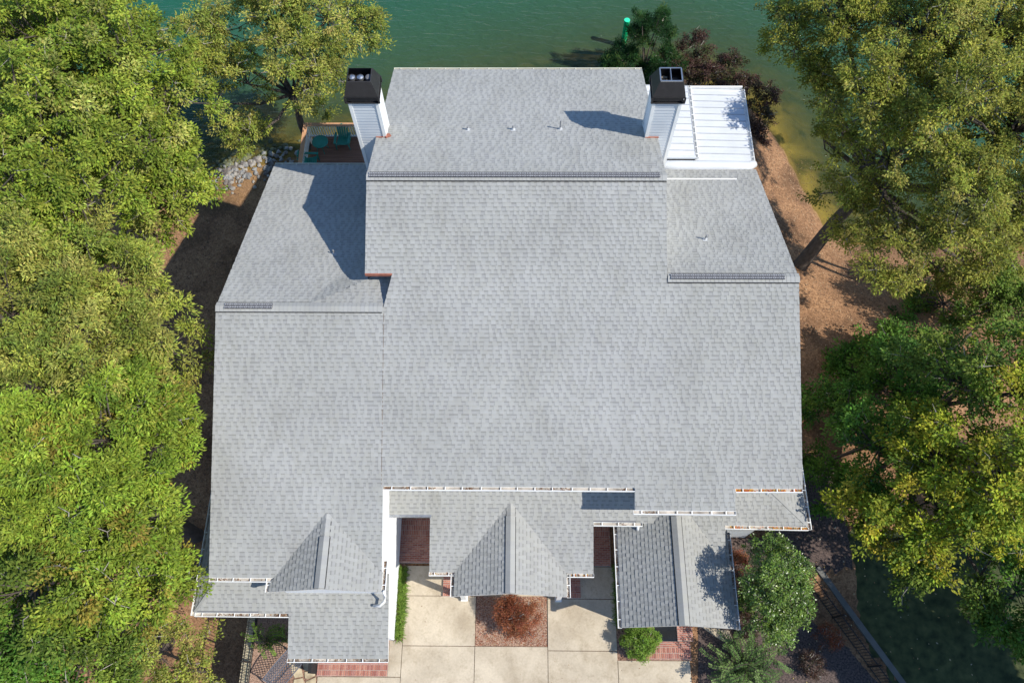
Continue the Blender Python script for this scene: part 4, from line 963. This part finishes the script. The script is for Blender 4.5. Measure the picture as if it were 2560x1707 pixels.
def fronds(name, label, base, n, length, pal, seed, leaf=(.075, .04), rise=.9, group=None, cat='shrub', azr=(0, 6.283)):
    """arching stems with paired leaves"""
    rng = np.random.default_rng(seed); t = thing(name, label, cat, group, (base[0], base[1], base[2])); st = MB(); V = []; C_ = []
    for i in range(n):
        b0 = np.array([rng.normal()*.16*length, rng.normal()*.16*length, 0]); cv = rng.uniform(-.7, .7); a = rng.uniform(*azr); L_ = length*rng.uniform(.4, 1.1); h = rise*rng.uniform(.5, 1.15); pts = []
        for k in range(9):
            s = k/8; pts.append(b0+np.array([math.cos(a+cv*s)*L_*s, math.sin(a+cv*s)*L_*s, h*math.sin(min(1, s*1.15)*2.0)*1.05]))
        st.tube(pts, np.linspace(.014, .004, 9), 4, False)
        col = pick(pal, 1, rng)[0]*rng.uniform(.8, 1.25)
        for s in np.arange(.25, 1.0, leaf[0]*.42/L_):
            k = min(int(s*8), 7); f = s*8-k; p = pts[k]*(1-f)+pts[k+1]*f; d = unit(pts[k+1]-pts[k]); sd = unit(np.cross(d, (0, 0, 1)))
            for sg in (-1, 1):
                ax = unit(sd*sg+d*.45+rng.normal(size=3)*.15); nn = unit(np.cross(ax, d)*-sg+rng.normal(size=3)*.2); w = unit(np.cross(ax, nn)); l_ = leaf[0]*rng.uniform(.8, 1.2)*(1.15-.5*s); q = p+ax*l_*.55
                V.append(np.stack([q-ax*l_*.5, q+w*leaf[1]*.5, q+ax*l_*.5, q-w*leaf[1]*.5])); C_.append(np.clip(col*rng.uniform(.8, 1.2), .01, .8))
    tag(st.build('stems', m_bark, t), kind='stuff'); quads_obj('crown', np.array(V), np.array(C_), m_leaf, t)
fronds('arching_shrub', 'arching fern like shrub at the bottom right of the driveway', (*at(1850, 1670, 0)[:2], 0), 95, 1.45, 'crape', 80, (.12, .05), 1.3)
fronds('arching_shrub', 'slender green shrub beside the metal bench', (*at(675, 1600, 0)[:2], 0), 20, .85, 'bright', 81, (.10, .05), 1.0)
fronds('arching_shrub', 'dark little shrub under the corner of the lower left roof', (*at(712, 1598, 0)[:2], 0), 14, .5, 'holly', 82, (.09, .05), .6)
# grass-like clumps along the driveway
def clump(name, label, base, seed, pal='bright', n=70, h=.3, group=None):
    rng = np.random.default_rng(seed); t = thing(name, label, 'plant', group, (base[0], base[1], base[2])); V = []; C_ = []
    for i in range(n):
        a = rng.uniform(0, 6.28); l_ = h*rng.uniform(.6, 1.2); d = np.array([math.cos(a), math.sin(a), 0]); s = np.array([-d[1], d[0], 0])*.009; o = np.array([rng.normal()*.035, rng.normal()*.035, 0]); c = pick(pal, 1, rng)[0]*rng.uniform(.7, 1.3)
        P = [o, o+d*l_*.35+np.array([0, 0, l_*.7]), o+d*l_*.85+np.array([0, 0, l_*.6]), o+d*l_*1.15+np.array([0, 0, l_*.25])]
        for k in range(3): V.append(np.stack([P[k]-s, P[k]+s, P[k+1]+s*(.8-.2*k), P[k+1]-s*(.8-.2*k)])); C_.append(np.clip(c, .01, .8))
    quads_obj('blades', np.array(V), np.array(C_), m_leaf, t)
ORD = ['nearest', 'second', 'third', 'fourth', 'fifth', 'sixth', 'seventh', 'eighth', 'ninth', 'tenth', 'eleventh', 'twelfth', 'thirteenth']
for i in range(13):
    y = 2.1+i*.205; clump('lily_turf', 'sunlit lily turf clump under the white wall, %s counted from the brick porch' % ORD[12-i], (-4.56+random.uniform(-.04, .04), y, .02), 90+i, h=.22, group='lily turf row beside the white wall')
for i in range(12):
    clump('lily_turf', 'shaded lily turf clump under the right gable gutter, %s counted from the round bush' % ORD[i], (3.86+random.uniform(-.03, .03), 2.6+i*.2, .03), 110+i, 'holly', 50, .22, 'lily turf row under the right gable')

# ground clutter: fallen leaves and needles ----------------------------------------------
def scatter(name, label, cat, n, fn, pal, size, z=.02, seed=0):
    rng = np.random.default_rng(seed); V = []; C_ = []
    for i in range(n):
        x, y, zz = fn(rng); a = rng.uniform(0, 6.28); r = size*rng.uniform(.6, 1.4); X_ = np.array([math.cos(a), math.sin(a), rng.normal()*.2])*r; Y_ = np.array([-math.sin(a), math.cos(a), rng.normal()*.2])*r*.55; c = np.array([x, y, zz+z])
        V.append([c-X_, c-Y_, c+X_, c+Y_]); C_.append(np.array(pal[rng.integers(len(pal))])*rng.uniform(.7, 1.2))
    o = quads_obj(name, np.array(V), np.array(C_), m_litter); tag(o, label, cat, kind='stuff')
LEAFC = [(.45, .36, .2), (.38, .28, .1), (.30, .16, .07), (.5, .45, .33)]
def f_lawn(r):
    x, y = r.uniform(9, 21), r.uniform(-4, 8); return x, y, max(tz(x, y)+.02, -.3 if False else tz(x, y)+.02)
scatter('fallen_leaves', 'pale fallen leaves scattered over the shaded lawn', 'leaves', 420, f_lawn, LEAFC, .035, .03, 1)
def f_bed(r): return r.uniform(-1.64, 1.07), r.uniform(1.8, 3.58), .012
scatter('fallen_leaves', 'red and tan leaf litter in the square maple bed', 'leaves', 1500, f_bed, [(.30, .10, .05), (.36, .17, .09), (.22, .08, .045), (.42, .27, .16)], .028, .012, 2)
def f_drive(r): return r.uniform(-4.4, 6.3), r.uniform(-.5, 4.6), .05
scatter('fallen_leaves', 'few dry leaves blown over the driveway slabs', 'leaves', 60, f_drive, [(.30, .16, .08), (.36, .24, .12), (.2, .1, .05)], .022, .008, 6)
def f_right(r):
    x, y = r.uniform(9.3, 17), r.uniform(8, 27); return x, y, tz(x, y)
scatter('pine_needles', 'tan leaf and needle litter on the right bank', 'leaves', 6000, f_right, [(.36, .215, .115), (.28, .16, .09), (.18, .10, .06), (.40, .27, .16)], .04, .012, 3)
def f_left(r):
    x, y = r.uniform(-18, -10), r.uniform(2, 26); return x, y, tz(x, y)
scatter('pine_needles', 'brown leaf litter on the shaded bank left of the house', 'leaves', 5000, f_left, [(.30, .18, .10), (.22, .13, .07), (.14, .08, .05)], .05, .012, 4)
